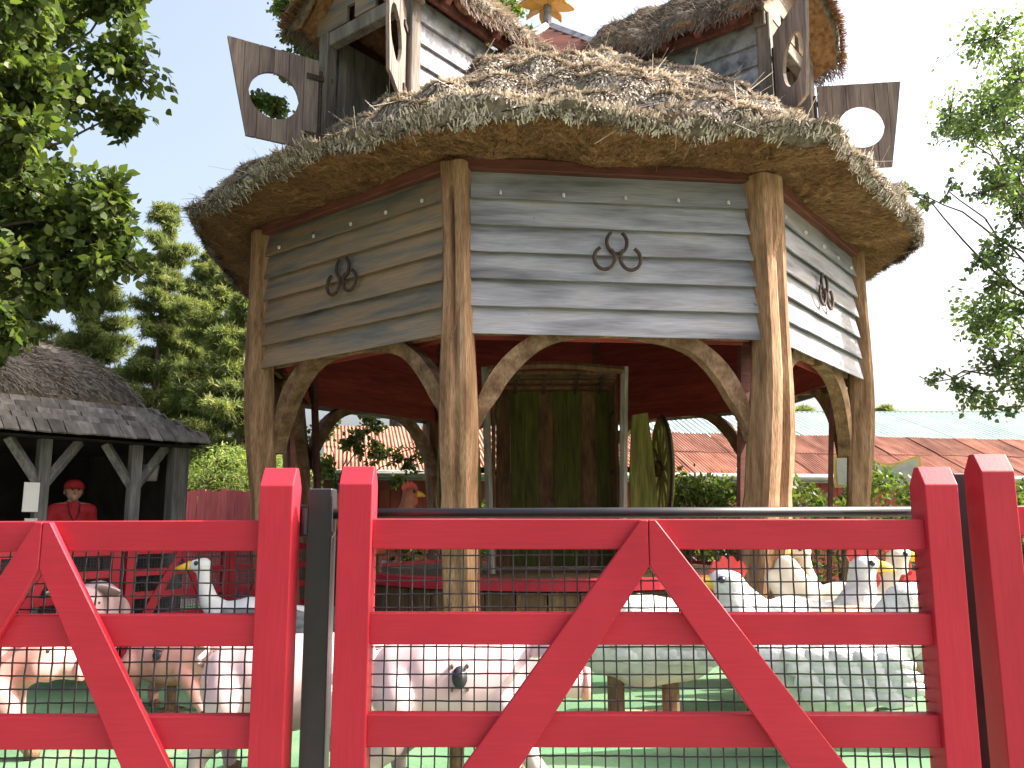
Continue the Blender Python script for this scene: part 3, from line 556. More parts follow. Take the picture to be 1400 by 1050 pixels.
# ---------------------------------------------------------------- red gates
def gate(name, label, x0, x1, cx, y=2.5, group='red wire mesh gates round the carousel'):
    """outer stile edges x0..x1, apex of the braces at cx"""
    mid = (x0 + x1) / 2; g = thing(name, label, 'gate', (mid, y, 0), 0, group); x0 -= mid; x1 -= mid; cx -= mid
    H = 1.66
    cap = [(0, .05), (.1, .05), (.1, H - .055), (.062, H), (.038, H), (0, H - .055)]   # side profile (y, z)
    def stile(xa):
        b = MB().prism(cap, 0, .1); b.v = [(xa + v[1], v[0], v[2]) for v in b.v]; me = b.mesh('stile', M['red_v'])
        o = link('stile', me, g); md = o.modifiers.new('bevel', 'BEVEL'); md.width = .003; md.segments = 2; return o
    stile(x0); stile(x1 - .1)
    for zt in (1.503, 1.229, .945, .66, .38):
        o = link('rail', MB().box(((x0 + x1) / 2, .045, zt - .045), (x1 - x0 - .196, .05, .09), bev=.003).mesh('rail', M['red']), g)
    for s in (-1, 1):
        xe = (x0 + .1) if s < 0 else (x1 - .1); run = abs(xe - cx); zb = .31
        ol = [(cx + s * .001, 1.5), (cx + s * .022, 1.5), (xe - s * .002, zb + .13), (xe - s * .002, zb), (xe - s * .1, zb), (cx + s * .001, 1.365)]
        if s < 0: ol = ol[::-1]
        o = link('brace', MB().prism(ol, -.006, .0195).mesh('brace', M['red']), g); md = o.modifiers.new('bevel', 'BEVEL'); md.width = .0025; md.segments = 1
    # woven wire
    p = .0385; xa, xb, za, zb = x0 + .06, x1 - .06, .2, 1.49; V = []; F = []
    nx, nz = int((xb - xa) / p), int((zb - za) / p); r_ = .0026; off = 0
    def wire(P3, axis):
        nonlocal off
        m_ = len(P3); ring = np.array([(1, 1), (-1, 1), (-1, -1), (1, -1)]) * r_ * .8
        pts = np.repeat(P3[:, None, :], 4, 1)
        pts[:, :, 0 if axis == 'z' else 2] += ring[None, :, 0]; pts[:, :, 1] += ring[None, :, 1]
        V.append(pts.reshape(-1, 3)); i, k = np.meshgrid(np.arange(m_ - 1), np.arange(4), indexing='ij'); k2 = (k + 1) % 4
        F.append((np.stack([i * 4 + k, i * 4 + k2, (i + 1) * 4 + k2, (i + 1) * 4 + k], -1).reshape(-1, 4)) + off); off += m_ * 4
    for i in range(nx + 1):
        j = np.arange(0, nz * 2 + 1); sag = .0012 * np.sin(j * .2 + i)
        wire(np.stack([np.full(len(j), xa + i * p) + sag, .082 + .0022 * np.where(j % 2 == 0, np.where((j // 2 + i) % 2, 1, -1), 0), za + j * p / 2], 1), 'z')
    for k in range(nz + 1):
        j = np.arange(0, nx * 2 + 1); sag = .0014 * np.sin(j * .17 + k * 1.3)
        wire(np.stack([xa + j * p / 2, .082 - .0022 * np.where(j % 2 == 0, np.where((j // 2 + k) % 2, 1, -1), 0), np.full(len(j), za + k * p) + sag], 1), 'x')
    link('wire_mesh', np_mesh('wire_mesh', np.concatenate(V), np.concatenate(F), M['wire']), g, kind='stuff')
    return g
g_r = gate('red_gate', 'wide red gate with an inverted V of braces before the hay cart', -.525, 1.325, .396)
g_l = gate('red_gate', 'narrower red gate in front of the running pigs, beside the thatched booth', -2.13, -.655, -1.392)
g_f = gate('red_gate', 'red gate standing to the right of the wide gate, beyond a black steel post', 1.405, 3.1, 2.25)
for g, dz in ((g_r, 0), (g_l, 0), (g_f, .035)): g.location.z = dz
g_r.rotation_euler = (0, R(.25), 0)
# black steel frame behind the gates
st = thing('steel_barrier', 'black steel posts and round top rail bolted behind the red gates', 'barrier', (0, 2.6, 0))
for x, w, h, yy in ((-.595, .075, 1.6, .03), (1.435, .04, 1.645, .1)):
    link('steel_post', MB().box((x, yy, h / 2), (w, w, h), bev=.004).mesh('steel_post', M['black']), st)
link('top_tube', MB().tube([(-.56, .03, 1.522), (1.43, .1, 1.524)], .0165, 14).mesh('top_tube', M['black'], True), st)
link('top_tube', MB().tube([(-.6, .03, 1.485), (-2.3, .03, 1.487)], .0165, 14).mesh('top_tube', M['black'], True), st)
for z in (1.5, .5): link('hinge', MB().box((-.645, .03, z), (.05, .04, .1), bev=.004).tube([(-.64, .0, z - .04), (-.64, .0, z + .04)], .012).mesh('hinge', M['black']), st)
for x, z in ((-.56, 1.46),): link('bolt', MB().tube([(x, -.02, z), (x, .01, z)], .012, 6).mesh('bolt', M['black']), st)
# far gates of the same ring, behind the ride
far_labels = ['small red gate in front of the booth counter, behind the piglet face', 'small red gate beyond the booth corner post, behind the grey goose', 'small red gate before the booth, below the person in red']
for (px, py), lab in zip(((-3.62, 9.28), (-2.86, 10.2), (-4.42, 8.28)), far_labels):
    c = copy_tree(g_l); c.location = (px, py, 0); c.rotation_euler = (0, 0, math.atan2(.77709, .62939)); c.scale = (.82, .82, .82); c['label'] = lab; c['group'] = 'small red queue gates by the booth'

# ---------------------------------------------------------------- fibreglass ride animals
def blob(chains, voxel=.02, smooth=6):
    bm = bmesh.new()
    for pts, rad, ys in chains:
        P = [Vector(p) for p in pts]
        for p, r_ in zip(P, rad):
            m = Matrix.Translation(p) @ Matrix.Diagonal((1, ys, 1, 1)); bmesh.ops.create_icosphere(bm, subdivisions=3, radius=r_, matrix=m)
        for (p, r0), (q, r1) in zip(zip(P, rad), list(zip(P, rad))[1:]):
            d = q - p; l = d.length
            if l < 1e-4: continue
            m = Matrix.Translation((p + q) / 2) @ Matrix.Diagonal((1, ys, 1, 1)) @ d.to_track_quat('Z', 'Y').to_matrix().to_4x4() if ys == 1 else Matrix.Translation((p + q) / 2) @ Matrix.Diagonal((1, ys, 1, 1)) @ Vector((d.x, d.y / ys, d.z)).to_track_quat('Z', 'Y').to_matrix().to_4x4()
            bmesh.ops.create_cone(bm, cap_ends=True, segments=20, radius1=r0, radius2=r1, depth=l, matrix=m)
    me = bpy.data.meshes.new('tmp'); bm.to_mesh(me); bm.free()
    o = bpy.data.objects.new('tmp', me); COL.objects.link(o)
    r_ = o.modifiers.new('r', 'REMESH'); r_.mode = 'VOXEL'; r_.voxel_size = voxel
    s_ = o.modifiers.new('s', 'SMOOTH'); s_.factor = .5; s_.iterations = smooth
    bpy.context.view_layer.update(); dg = bpy.context.evaluated_depsgraph_get()
    res = bpy.data.meshes.new_from_object(o.evaluated_get(dg)); bpy.data.objects.remove(o); bpy.data.meshes.remove(me)
    res.materials.clear(); res.polygons.foreach_set('use_smooth', [True] * len(res.polygons)); return res
def withmat(me, m):
    c = me.copy(); c.materials.clear(); c.materials.append(m); return c
pig_body = blob([
    ([(-.40, 0, .50), (-.2, 0, .50), (.05, 0, .49), (.3, 0, .52), (.45, 0, .56)], [.20, .245, .25, .225, .18], 1.0),
    ([(.45, 0, .56), (.58, 0, .58), (.7, 0, .53), (.82, 0, .49)], [.18, .165, .115, .08], 1.0),
    ([(.66, .06, .5), (.6, .1, .5)], [.09, .08], 1), ([(.66, -.06, .5), (.6, -.1, .5)], [.09, .08], 1),
    ([(.3, -.13, .42), (.44, -.15, .27), (.5, -.15, .16), (.6, -.15, .07)], [.12, .075, .055, .05], 1),
    ([(.26, .13, .42), (.3, .15, .25), (.34, .15, .14), (.42, .15, .05)], [.12, .075, .055, .05], 1),
    ([(-.38, -.13, .44), (-.42, -.15, .28), (-.55, -.15, .18), (-.56, -.15, .06)], [.16, .095, .06, .05], 1),
    ([(-.34, .13, .44), (-.3, .15, .26), (-.42, .15, .16), (-.4, .15, .05)], [.16, .095, .06, .05], 1)], .018, 5)
hoofs = [(.63, -.15, .045), (.45, .15, .035), (-.55, -.15, .03), (-.38, .15, .03)]
ear_b = MB()
for t0 in range(7):
    pass
def ear_mesh():
    b = MB(); K = 9; vs = []; fs = []
    for i in range(K):
        t = i / (K - 1); w = .1 * math.sin(math.pi * (.18 + .82 * t)) ** .9; L_ = .24 * t
        for sg in (-1, 0, 1):
            vs.append((L_, sg * w, .03 * (abs(sg) == 0) * (1 - t) - .1 * t * t + .0))
    for i in range(K): 
        for sg in (-1, 0, 1): x, y, z = vs[i * 3 + sg + 1]; vs.append((x, y, z - .02))
    for i in range(K - 1):
        for c in range(2):
            a = i * 3 + c; fs += [(a, a + 1, a + 4, a + 3), tuple(q + 3 * K for q in (a + 3, a + 4, a + 1, a))]
        fs += [(i * 3, i * 3 + 3, i * 3 + 3 + 3 * K, i * 3 + 3 * K), (i * 3 + 2 + 3 * K, i * 3 + 5 + 3 * K, i * 3 + 5, i * 3 + 2)]
    fs += [(3 * K - 3, 3 * K - 2, 6 * K - 2, 6 * K - 3), (3 * K - 2, 3 * K - 1, 6 * K - 1, 6 * K - 2), (0, 3 * K, 3 * K + 1, 1), (1, 3 * K + 1, 3 * K + 2, 2)]
    b.add(vs, fs); return b
ball = lambda r_: MB().lathe([(r_ * math.sin(math.pi * i / 10) + 1e-5, -r_ * math.cos(math.pi * i / 10)) for i in range(11)], 16)
eye_me = ball(.022).mesh('eye', M['eye'], True)
pig_parts = {}
def make_pig(label, m, loc, rz, sc=1.0, red=M['pig_red'], stub=True):
    p = thing('pig', label, 'pig', loc, rz, 'fibreglass ride animals', sc)
    key = m.name
    if key not in pig_parts:
        e = ear_mesh().mesh('ear', m, True)
        tail = MB().tube([(-.6 - .03 * math.sin(i * .7), .05 * math.cos(i * .8), .58 + .012 * i) for i in range(12)], .016, 7).mesh('tail', m, True)
        sn = MB().tube([(.86, 0, .485), (.905, 0, .48)], [.078, .075], 18).mesh('snout', red, True)
        hf = MB().tube([(-.03, 0, 0), (.045, 0, -.01)], [.055, .042], 10).mesh('hoof', M['stub'], True)
        pig_parts[key] = (withmat(pig_body, m), e, tail, sn, hf)
    b, e, tl, sn, hf = pig_parts[key]
    link('body', b, p); s_ = link('snout', sn, p)
    for y in (-.028, .028): link('nostril', ball(.016).mesh('nostril', M['stub'], True), s_, (.9, y, .485))
    for y in (-1, 1):
        link('ear', e, p, (.52, y * .09, .68), (R(-35 * y), R(-25), R(50 * y) + R(15 * y)))
        link('eye', eye_me, p, (.665, y * .115, .6))
    link('tail', tl, p)
    for h in hoofs: link('hoof', hf, p, h)
    link('saddle_plate', MB().tube([(.02, -.225, .56), (.02, -.257, .565)], .05, 16).mesh('saddle_plate', M['black'], True), p)
    for a in range(4): link('saddle_bolt', MB().tube([(.02 + .07 * math.cos(a * 1.57 + .8), -.21, .56 + .07 * math.sin(a * 1.57 + .8)), (.02 + .07 * math.cos(a * 1.57 + .8), -.254, .56 + .07 * math.sin(a * 1.57 + .8))], .01, 8).mesh('saddle_bolt', M['stub']), p)
    if stub:
        link('support', MB().tube([(0, 0, 0), (0, 0, .3)], .05, 12).tube([(0, 0, 0), (0, 0, .02)], .14, 16).mesh('support', M['stub']), p)
    return p
hen_body = blob([
    ([(.05, 0, .5), (-.1, 0, .48), (-.3, 0, .55)], [.26, .3, .2], .82),
    ([(.16, 0, .52), (.28, 0, .62)], [.22, .16], .85),
    ([(.28, 0, .62), (.36, 0, .82), (.38, 0, .98)], [.155, .1, .085], 1),
    ([(.38, 0, .98), (.42, 0, 1.0)], [.09, .075], 1),
    ([(-.3, 0, .56), (-.46, 0, .76), (-.52, 0, .9)], [.18, .13, .1], .5),
    ([(-.3, 0, .56), (-.54, 0, .7), (-.63, 0, .8)], [.17, .11, .08], .5)], .018, 5)
def hen(label, m, loc, rz, sc=1.0, name='hen', cat='hen'):
    h = thing(name, label, cat, loc, rz, 'fibreglass ride animals', sc if isinstance(sc, tuple) else (sc, sc, sc)); link('body', withmat(hen_body, m), h)
    cb = []
    for i in range(19):
        t = i / 18; x = .28 + .2 * t; z = 1.06 + .055 * math.sin(math.pi * t) + .035 * abs(math.sin(t * math.pi * 4))
        cb.append((x, z))
    link('comb', MB().prism([(.3, 1.02), (.47, 1.03)] + cb[::-1], -.022, .022).mesh('comb', M['comb'], False), h)
    link('beak', MB().tube([(.46, 0, .99), (.53, 0, .98), (.59, 0, .955)], [.05, .036, .006], 10).mesh('beak', M['beak'], True), h)
    link('wattle', ball(.045).mesh('wattle', M['comb'], True), h, (.46, 0, .9), (0, 0, 0), (.7, .6, 1.3))
    for y in (-1, 1):
        link('eye', eye_me, h, (.425, y * .068, 1.01))
        w = MB()
        for r_ in range(4):
            for q in range(5 - (r_ > 2)):
                x = .12 - q * .115 - r_ * .03; z = .62 - r_ * .065 - q * .004
                w.tube([(x + .05, 0, z), (x - .04, -y * 0, z - .02), (x - .13, 0, z - .035)], [.045, .055, .02], 7)
        link('wing', w.mesh('wing', m, True), h, (0, y * .235, 0), (R(0), 0, 0), (1, .55, 1))
        link('leg', MB().tube([(0, y * .09, 0), (0, y * .09, .3)], .028, 8).tube([(-.08, y * .09, .015), (.14, y * .09, .012)], [.02, .012], 6).tube([(0, y * .09, .015), (.1, y * .16, .012)], [.02, .012], 6).mesh('leg', M['stub']), h)
    return h
goose_body = blob([
    ([(.22, 0, .5), (0, 0, .48), (-.25, 0, .5), (-.5, 0, .58)], [.2, .26, .22, .07], .85),
    ([(.25, 0, .55), (.4, 0, .68), (.46, 0, .85), (.48, 0, 1.0)], [.14, .09, .068, .062], 1),
    ([(.48, 0, 1.03), (.56, 0, 1.03)], [.078, .06], 1)], .018, 5)
goose_low = blob([
    ([(.22, 0, .5), (0, 0, .5), (-.25, 0, .5), (-.5, 0, .56)], [.22, .29, .25, .08], .85),
    ([(.25, 0, .5), (.45, 0, .42), (.62, 0, .32), (.72, 0, .27)], [.14, .09, .07, .062], 1),
    ([(.72, 0, .27), (.8, 0, .25)], [.078, .06], 1)], .018, 5)
def goose(label, m, loc, rz, sc=1.0, low=False, wing=None):
    h = thing('goose', label, 'goose', loc, rz, 'fibreglass ride animals', (sc, sc, sc)); link('body', withmat(goose_low if low else goose_body, m), h)
    hx, hz = (.8, .25) if low else (.57, 1.03)
    link('beak', MB().tube([(hx + .03, 0, hz), (hx + .1, 0, hz - .015), (hx + .17, 0, hz - .03)], [.05, .034, .018], 10).mesh('beak', M['beak'], True), h)
    for y in (-1, 1):
        link('eye', eye_me, h, (hx - .04, y * .06, hz + .025))
        w = MB()
        for r_ in range(3):
            for q in range(6):
                x = .18 - q * .12 - r_ * .03; z = .6 - r_ * .075 - q * .002
                w.tube([(x + .05, 0, z), (x - .05, 0, z - .015), (x - .17, 0, z - .01)], [.05, .06, .02], 7)
        link('wing', w.mesh('wing', wing or m, True), h, (0, y * .21, 0), (0, 0, 0), (1, .5, 1))
        link('leg', MB().tube([(y * .17, 0, 0), (y * .17, 0, .3)], .055, 10).mesh('leg', M['stub']), h)
    link('foot_plate', MB().lathe([(0, .02), (.3, .02), (.3, 0)], 24).mesh('foot_plate', M['plate']), h)
    return h
make_pig('pink pig running in front of the booth, red flush on its cheek', M['pig'], (-3.62, 5.75, 0), R(6), (.82, 1.1, 1.1))
make_pig('small pink pig trotting on the green floor behind the first running pig', M['pig'], (-2.75, 7.0, 0), R(-20), (.72, .82, .82))
make_pig('pale pink pig half hidden by the black steel post', M['pig_pale'], (-1.36, 5.2, 0), R(8), (.82, 1.1, 1.12))
make_pig('large pale pig with a black round saddle plate behind the wide gate', M['pig_pale'], (-.32, 4.98, 0), R(3), (.84, 1.22, 1.18))
make_pig('pale piglet facing outwards with drooping ears, against the small red gates', M['pig_pale'], (-3.92, 8.0, .2), R(-72), (.9, 1.0, 1.0))
make_pig('tan brown pig behind the biggest white hen', M['pig_tan'], (2.72, 6.75, 0), R(12), (.9, 1.15, 1.12))
goose('white goose with its neck stretched low in front of the stage', M['white'], (.98, 6.55, 0), R(176), 1.2, low=True)
hen('biggest white hen with red comb and yellow beak, facing the low goose', M['white'], (1.9, 5.62, 0), R(172), (1.22, 1.45, 1.1))
hen('white hen with its tail raised, between the biggest white hen and the cream cockerel', M['white'], (2.38, 6.95, 0), R(-10), (1.2, 1.25, 1.14))
goose('grey winged goose with a white head and yellow beak beside the narrower gate', M['white_smooth'], (-2.5, 8.2, .05), R(182), 1.0, wing=M['feather_grey'])
hen('cream cockerel with a tall red comb beside the gate stile', M['cream'], (2.98, 7.5, .14), R(-8), 1.05, 'cockerel', 'cockerel')
hen('white hen half hidden behind the gate stile and steel post', M['white'], (3.28, 6.0, 0), R(185), (1.2, 1.2, 1.0))
goose('cream goose with a raised neck between the oak post and the cockerel', M['cream'], (3.25, 8.1, .12), R(187), 1.05)
hen('russet cockerel standing on the stage near the black steel post', M['russet'], (-1.62, 10.2, .86), R(20), .98, 'cockerel', 'cockerel')
make_pig('pale pig on the far side of the ride behind the stage', M['pig_pale'], (-2.2, 14.9, 0), R(150), (1, 1.1, 1.1))
hen('white hen on the far side of the ride below the rusty roof', M['white'], (3.2, 13.9, 0), R(40), 1.1)
goose('white goose on the far side of the ride near the hedge', M['white_smooth'], (4.9, 12.0, 0), R(70), 1.1)

# ---------------------------------------------------------------- ticket booth
U = Vector((.62939, .77709, 0)); Wv = Vector((-.77709, .62939, 0)); BO = Vector((-3.83, 10.41, 0))
bang = math.atan2(U.y, U.x)
booth = thing('ticket_booth', 'open timber booth with a grey thatched roof over a shingled skirt', 'booth', BO, bang)
# local: x along the eave towards the camera-right corner (0), negative towards camera-left; y = back
LB = 4.6
DK = M['booth_wood']
for x, h, w in ((-3.9, 2.4, .14), (-1.73, 2.5, .13), (-.676, 2.5, .13), (-.12, 2.55, .2)):
    pst = link('booth_post', MB().box((x, .45, h / 2), (w, w, h), bev=.012).mesh('booth_post', DK), booth)
    if w < .15:
        for s in (-1, 1): link('post_brace', MB().tube([(x, .45, 1.88), (x + s * .38, .45, 2.42)], .06, 4).mesh('post_brace', DK), booth)
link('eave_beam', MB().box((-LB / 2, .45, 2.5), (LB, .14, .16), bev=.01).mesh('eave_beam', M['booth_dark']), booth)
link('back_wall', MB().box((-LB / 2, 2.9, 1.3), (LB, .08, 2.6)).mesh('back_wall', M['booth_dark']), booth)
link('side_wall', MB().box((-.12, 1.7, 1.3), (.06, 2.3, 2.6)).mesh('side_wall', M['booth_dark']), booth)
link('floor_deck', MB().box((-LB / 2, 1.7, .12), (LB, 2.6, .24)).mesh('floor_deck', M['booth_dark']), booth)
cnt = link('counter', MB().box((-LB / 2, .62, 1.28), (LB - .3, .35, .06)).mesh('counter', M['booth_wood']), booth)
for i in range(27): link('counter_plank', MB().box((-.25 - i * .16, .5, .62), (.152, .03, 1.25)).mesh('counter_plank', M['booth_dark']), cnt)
# roof: hipped at x=0
def broof(x0, x1, w0, z0, w1, z1, hip0, hip1):
    return [(x0, w0, z0), (x1 - hip0, w0, z0), (x1 - hip1, w1, z1), (x0, w1, z1)]
rd = MB(); rd.add([(-LB, 0, 2.45), (.0, 0, 2.45), (-.62, .62, 2.88), (-LB, .62, 2.88)], [(0, 1, 2, 3)]); rd.add([(0, 0, 2.45), (0, 3.4, 2.45), (-.62, 2.78, 2.88), (-.62, .62, 2.88)], [(0, 1, 2, 3)])
rd.add([(-LB, 0, 2.42), (0, 0, 2.42), (0, 3.4, 2.42), (-LB, 3.4, 2.42)], [(0, 1, 2, 3)])
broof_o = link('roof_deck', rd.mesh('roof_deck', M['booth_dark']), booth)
shm = [MB().prism([(-w / 2, -.02), (w / 2, -.02 + .012 * q), (w / 2, .2), (-w / 2, .2)], -.012, .006).mesh('shingle', M['shingle']) for q, w in ((0, .155), (1, .17), (-1, .14))]
slope = math.atan2(.43, .62)
for row in range(6):
    t = row / 6; w0 = .62 * t; z0 = 2.45 + .43 * t + .012; x = -.0 - w0 - .05 - .08 * (row % 2)
    while x > -LB:
        o = link('shingle', shm[rr.randrange(3)], broof_o, (x, w0 - .03, z0 + .012), (slope - math.pi / 2 + R(8), rr.uniform(-.03, .03), rr.uniform(-.02, .02))); x -= .158
    # hip end
    y = w0 + .08
    while y < 3.3 - w0 and row < 6:
        link('shingle', shm[rr.randrange(3)], broof_o, (-w0 + .03, y, z0 + .012), (slope - math.pi / 2 + R(8), 0, math.pi / 2)); y += .158
# thatch on the booth
nx, ny = 80, 26
Xs, Ts = np.meshgrid(np.linspace(0, 1, nx), np.linspace(0, 1, ny), indexing='ij')
def booth_thatch(p, t):     # p along the eave 0 (far left) .. 1 (hip), t up the slope
    w = .56 + 1.15 * t; z = 2.93 + .74 * np.sin(t * np.pi / 2) ** .9 + .05 * np.sin(np.pi * t)
    x = -LB + (LB - .55 - .98 * t) * p
    return np.stack([x, w, z + .03 * np.sin(x * 5) * (1 - t) + .025 * np.sin(9 * x + 6 * t) + .03 * np.sin(3.1 * x + 1) * t], -1)
A1 = booth_thatch(Xs, Ts); 
def booth_hip(q, t):     # q along hip side
    y0 = .56 + 1.15 * t; y1 = 2.84 - 1.13 * t; y = y0 + (y1 - y0) * q; z = booth_thatch(np.ones_like(t), t)[..., 2]
    return np.stack([-.55 - .98 * t + 0 * q, y, z], -1)
A2 = booth_hip(np.linspace(0, 1, nx)[:, None] * np.ones((1, ny)), Ts)
tm = []
for nm, A in (('booth_thatch', A1), ('booth_thatch', A2)):
    A = A + rng.normal(0, .008, A.shape); link(nm, np_mesh(nm, A.reshape(-1, 3), grid_faces(nx, ny, False), M['thatch'], smooth=True), booth)
link('thatch_edge', MB().box((-LB / 2 - .28, .6, 2.9), (LB - .6, .1, .1)).box((-.6, 1.7, 2.9), (.1, 2.2, .1)).mesh('thatch_edge', M['thatch']), booth)
def bstraw(fn, n):
    p, t = rng.random(n), rng.random(n); P = fn(p, t); D = fn(p, np.clip(t - .03, -.1, 1)) - P; D = unit(D); N_ = np.tile([0, -.5, .85], (n, 1)) if fn is booth_thatch else np.tile([.5, 0, .85], (n, 1))
    return P, D + N_ * np.abs(rng.normal(.1, .2, n))[:, None] + rng.normal(0, .25, (n, 3)), N_
for fn, n in ((booth_thatch, 22000), (booth_hip, 9000)):
    P, D, N_ = bstraw(fn, n); link('booth_straw', blades('booth_straw', P, D, N_, rng.uniform(.06, .16, n), rng.uniform(.007, .014, n), M['straw_grey'], np.clip(rng.normal(.45, .28, n), 0, 1)), booth, kind='stuff')
nt_ = thing('notice_board', 'white paper notice fixed to the booth post beside the person in red', 'notice', BO + U * -1.86 + Wv * .36 + Vector((0, 0, 1.62)), bang)
link('sheet', MB().box((0, 0, .15), (.16, .012, .32)).mesh('sheet', M['paper']), nt_); link('sheet', MB().box((.02, .0, -.2), (.13, .012, .24)).mesh('sheet', M['paper']), nt_)
pl = thing('hanging_pail', 'pale metal pail hanging under the booth eave by the corner post', 'pail', BO + U * -.42 + Wv * .55 + Vector((0, 0, 2.0)), bang)
link('bucket', MB().lathe([(.001, 0), (.08, 0), (.1, .2), (.092, .2), (.074, .01), (.001, .01)], 20).mesh('bucket', M['pail'], True), pl)
link('handle', MB().tube([(.1 * math.cos(a), 0, .2 + .22 * math.sin(a)) for a in np.linspace(0, math.pi, 12)], .006, 6).mesh('handle', M['iron']), pl)
# person in the booth ------------------------------------------------
per = thing('person', 'person in a red jacket and red cap with a white badge, standing in the booth', 'person', (-5.32, 10.15, .24), R(40))
# local: facing -Y
fing = []
for s in (-1, 1):
    hx, hy, hz = s * .27, -.12, .86
    for i, (dx, l) in enumerate(((-.03, .075), (-.01, .085), (.012, .08), (.032, .062))):
        fing.append(([(hx + dx * .9, hy - .01, hz - .05), (hx + dx, hy - .02, hz - .05 - l * .5), (hx + dx, hy - .0, hz - .05 - l)], [.0105, .0095, .008], 1))
    fing.append(([(hx - s * .03, hy - .02, hz - .01), (hx - s * .055, hy - .035, hz - .045), (hx - s * .058, hy - .04, hz - .075)], [.012, .01, .009], 1))
body = blob([
    ([(0, 0, .95), (0, .01, 1.1), (0, 0, 1.28), (0, .01, 1.4)], [.155, .15, .17, .13], .72),
    ([(-.17, 0, 1.4), (0, 0, 1.42), (.17, 0, 1.4)], [.085, .09, .085], .9),
    ([(0, .01, 1.42), (0, -.005, 1.55)], [.062, .056], 1),
    ([(0, -.01, 1.64), (0, -.02, 1.60)], [.1, .085], .95), ([(0, -.1, 1.615), (0, -.118, 1.605)], [.022, .016], 1),
    ([(-.092, 0, 1.62), (-.095, 0, 1.6)], [.02, .016], 1), ([(.092, 0, 1.62), (.095, 0, 1.6)], [.02, .016], 1), ([(0, -.075, 1.545), (0, -.07, 1.54)], [.04, .03], 1),
    ([(-.2, 0, 1.4), (-.26, .03, 1.14), (-.27, -.1, .91)], [.075, .058, .04], 1), ([(.2, 0, 1.4), (.26, .03, 1.14), (.27, -.1, .91)], [.075, .058, .04], 1),
    ([(-.27, -.11, .9), (-.27, -.12, .83)], [.036, .038], .6), ([(.27, -.11, .9), (.27, -.12, .83)], [.036, .038], .6),
    ([(-.09, 0, .92), (-.1, -.01, .5), (-.1, .02, .1)], [.115, .078, .055], 1), ([(.09, 0, .92), (.1, -.01, .5), (.1, .02, .1)], [.115, .078, .055], 1),
    ([(-.1, .03, .05), (-.11, -.15, .04)], [.055, .042], 1), ([(.1, .03, .05), (.11, -.15, .04)], [.055, .042], 1)] + fing, .0085, 3)
for m in ('skin', 'jacket', 'trousers'): body.materials.append(M[m])
idx = np.zeros(len(body.polygons), np.int32)
for i, p in enumerate(body.polygons):
    x, y, z = p.center
    if z > 1.475: idx[i] = 0
    elif abs(x) > .2 and z < .92: idx[i] = 0
    elif z > .9: idx[i] = 1
    else: idx[i] = 2
body.polygons.foreach_set('material_index', idx); link('body', body, per)
link('cap', MB().lathe([(.112, 1.65), (.113, 1.68), (.104, 1.715), (.082, 1.745), (.045, 1.765), (.001, 1.77)], 24).box((0, -.13, 1.67), (.14, .12, .012)).mesh('cap', M['jacket'], True), per, (0, -.008, 0))
link('hair', MB().lathe([(.098, 1.58), (.106, 1.62), (.106, 1.67)], 24).mesh('hair', M['hair'], True), per, (0, .012, 0))
link('collar', MB().lathe([(.1, 1.42), (.085, 1.5), (.078, 1.5), (.09, 1.42)], 20).mesh('collar', M['jacket'], True), per)
for s in (-1, 1): link('eye', ball(.011).mesh('eye', M['eye'], True), per, (s * .036, -.1, 1.645))
link('mouth', MB().box((0, -.105, 1.57), (.045, .012, .008)).mesh('mouth', M['pig_red']), per)
link('badge', MB().box((0, -.135, 1.2), (.075, .008, .1)).mesh('badge', M['paper']), per)
link('lanyard', MB().tube([(-.07, -.07, 1.47), (-.05, -.125, 1.36), (0, -.14, 1.25)], .006, 5).tube([(.07, -.07, 1.47), (.05, -.125, 1.36), (0, -.14, 1.25)], .006, 5).mesh('lanyard', M['trousers']), per)

# ---------------------------------------------------------------- red board fence behind the booth
bf = thing('board_fence', 'dull red vertical board fence behind the booth', 'fence', (-5.7, 17.0, 0), R(4))
bpm = [MB().box((0, 0, h / 2), (.145, .022, h)).mesh('fence_board', M['red_fence']) for h in (2.12, 2.15, 2.1)]
for i in range(34): link('fence_board', bpm[rr.randrange(3)], bf, (-2.7 + i * .15, .004 * (i % 2), 0), (0, rr.uniform(-.004, .004), 0))
for z in (.5, 1.7): link('fence_rail', MB().box((0, .05, z), (5.2, .06, .09)).mesh('fence_rail', M['red_fence']), bf)

# ---------------------------------------------------------------- sheds behind
def corr(w, l, pitch, amp, name, m, nper=8):
    n = int(w / pitch * nper); V = []
    for i in range(n + 1):
        x = -w / 2 + w * i / n; z = amp * math.sin(2 * math.pi * x / pitch)
        V += [(x, 0, z), (x, l, z)]
    b = MB(); b.add(V, [(2 * i, 2 * i + 2, 2 * i + 3, 2 * i + 1) for i in range(n)]); return b.mesh(name, m, True)
# rusty lean-to: eave runs from far left to far right
sh = thing('rusty_shed', 'long low shed with a rusty corrugated roof and red boarded wall', 'shed', (-3.5, 15.51, 0), R(13))
LS = 19.0; up = math.atan2(1.05, 2.2); sl_ = math.hypot(1.05, 2.2) / 2
link('wall', MB().box((LS / 2, .35, 1.2), (LS, .1, 2.4)).mesh('wall', M['red_wall']), sh)
wp = MB().box((0, .27, 1.2), (.2, .03, 2.35)).mesh('wall_plank', M['red_wall'])
for i in range(int(LS / .21)): link('wall_plank', wp, sh, (.1 + i * .21, .004 * (i % 2), 0))
link('gutter', MB().tube([(0, -.06, 2.38), (LS, -.06, 2.38)], .07, 8).box((LS / 2, .12, 2.3), (LS, .25, .06)).mesh('gutter', M['gutter']), sh)
rf = link('roof', MB().box((LS / 2, 1.1, 2.9), (LS, .06, .08)).box((LS / 2, 2.2, 3.4), (LS, .06, .08)).box((LS / 2, 2.26, 1.7), (LS, .06, 3.4)).mesh('roof', M['booth_dark']), sh)
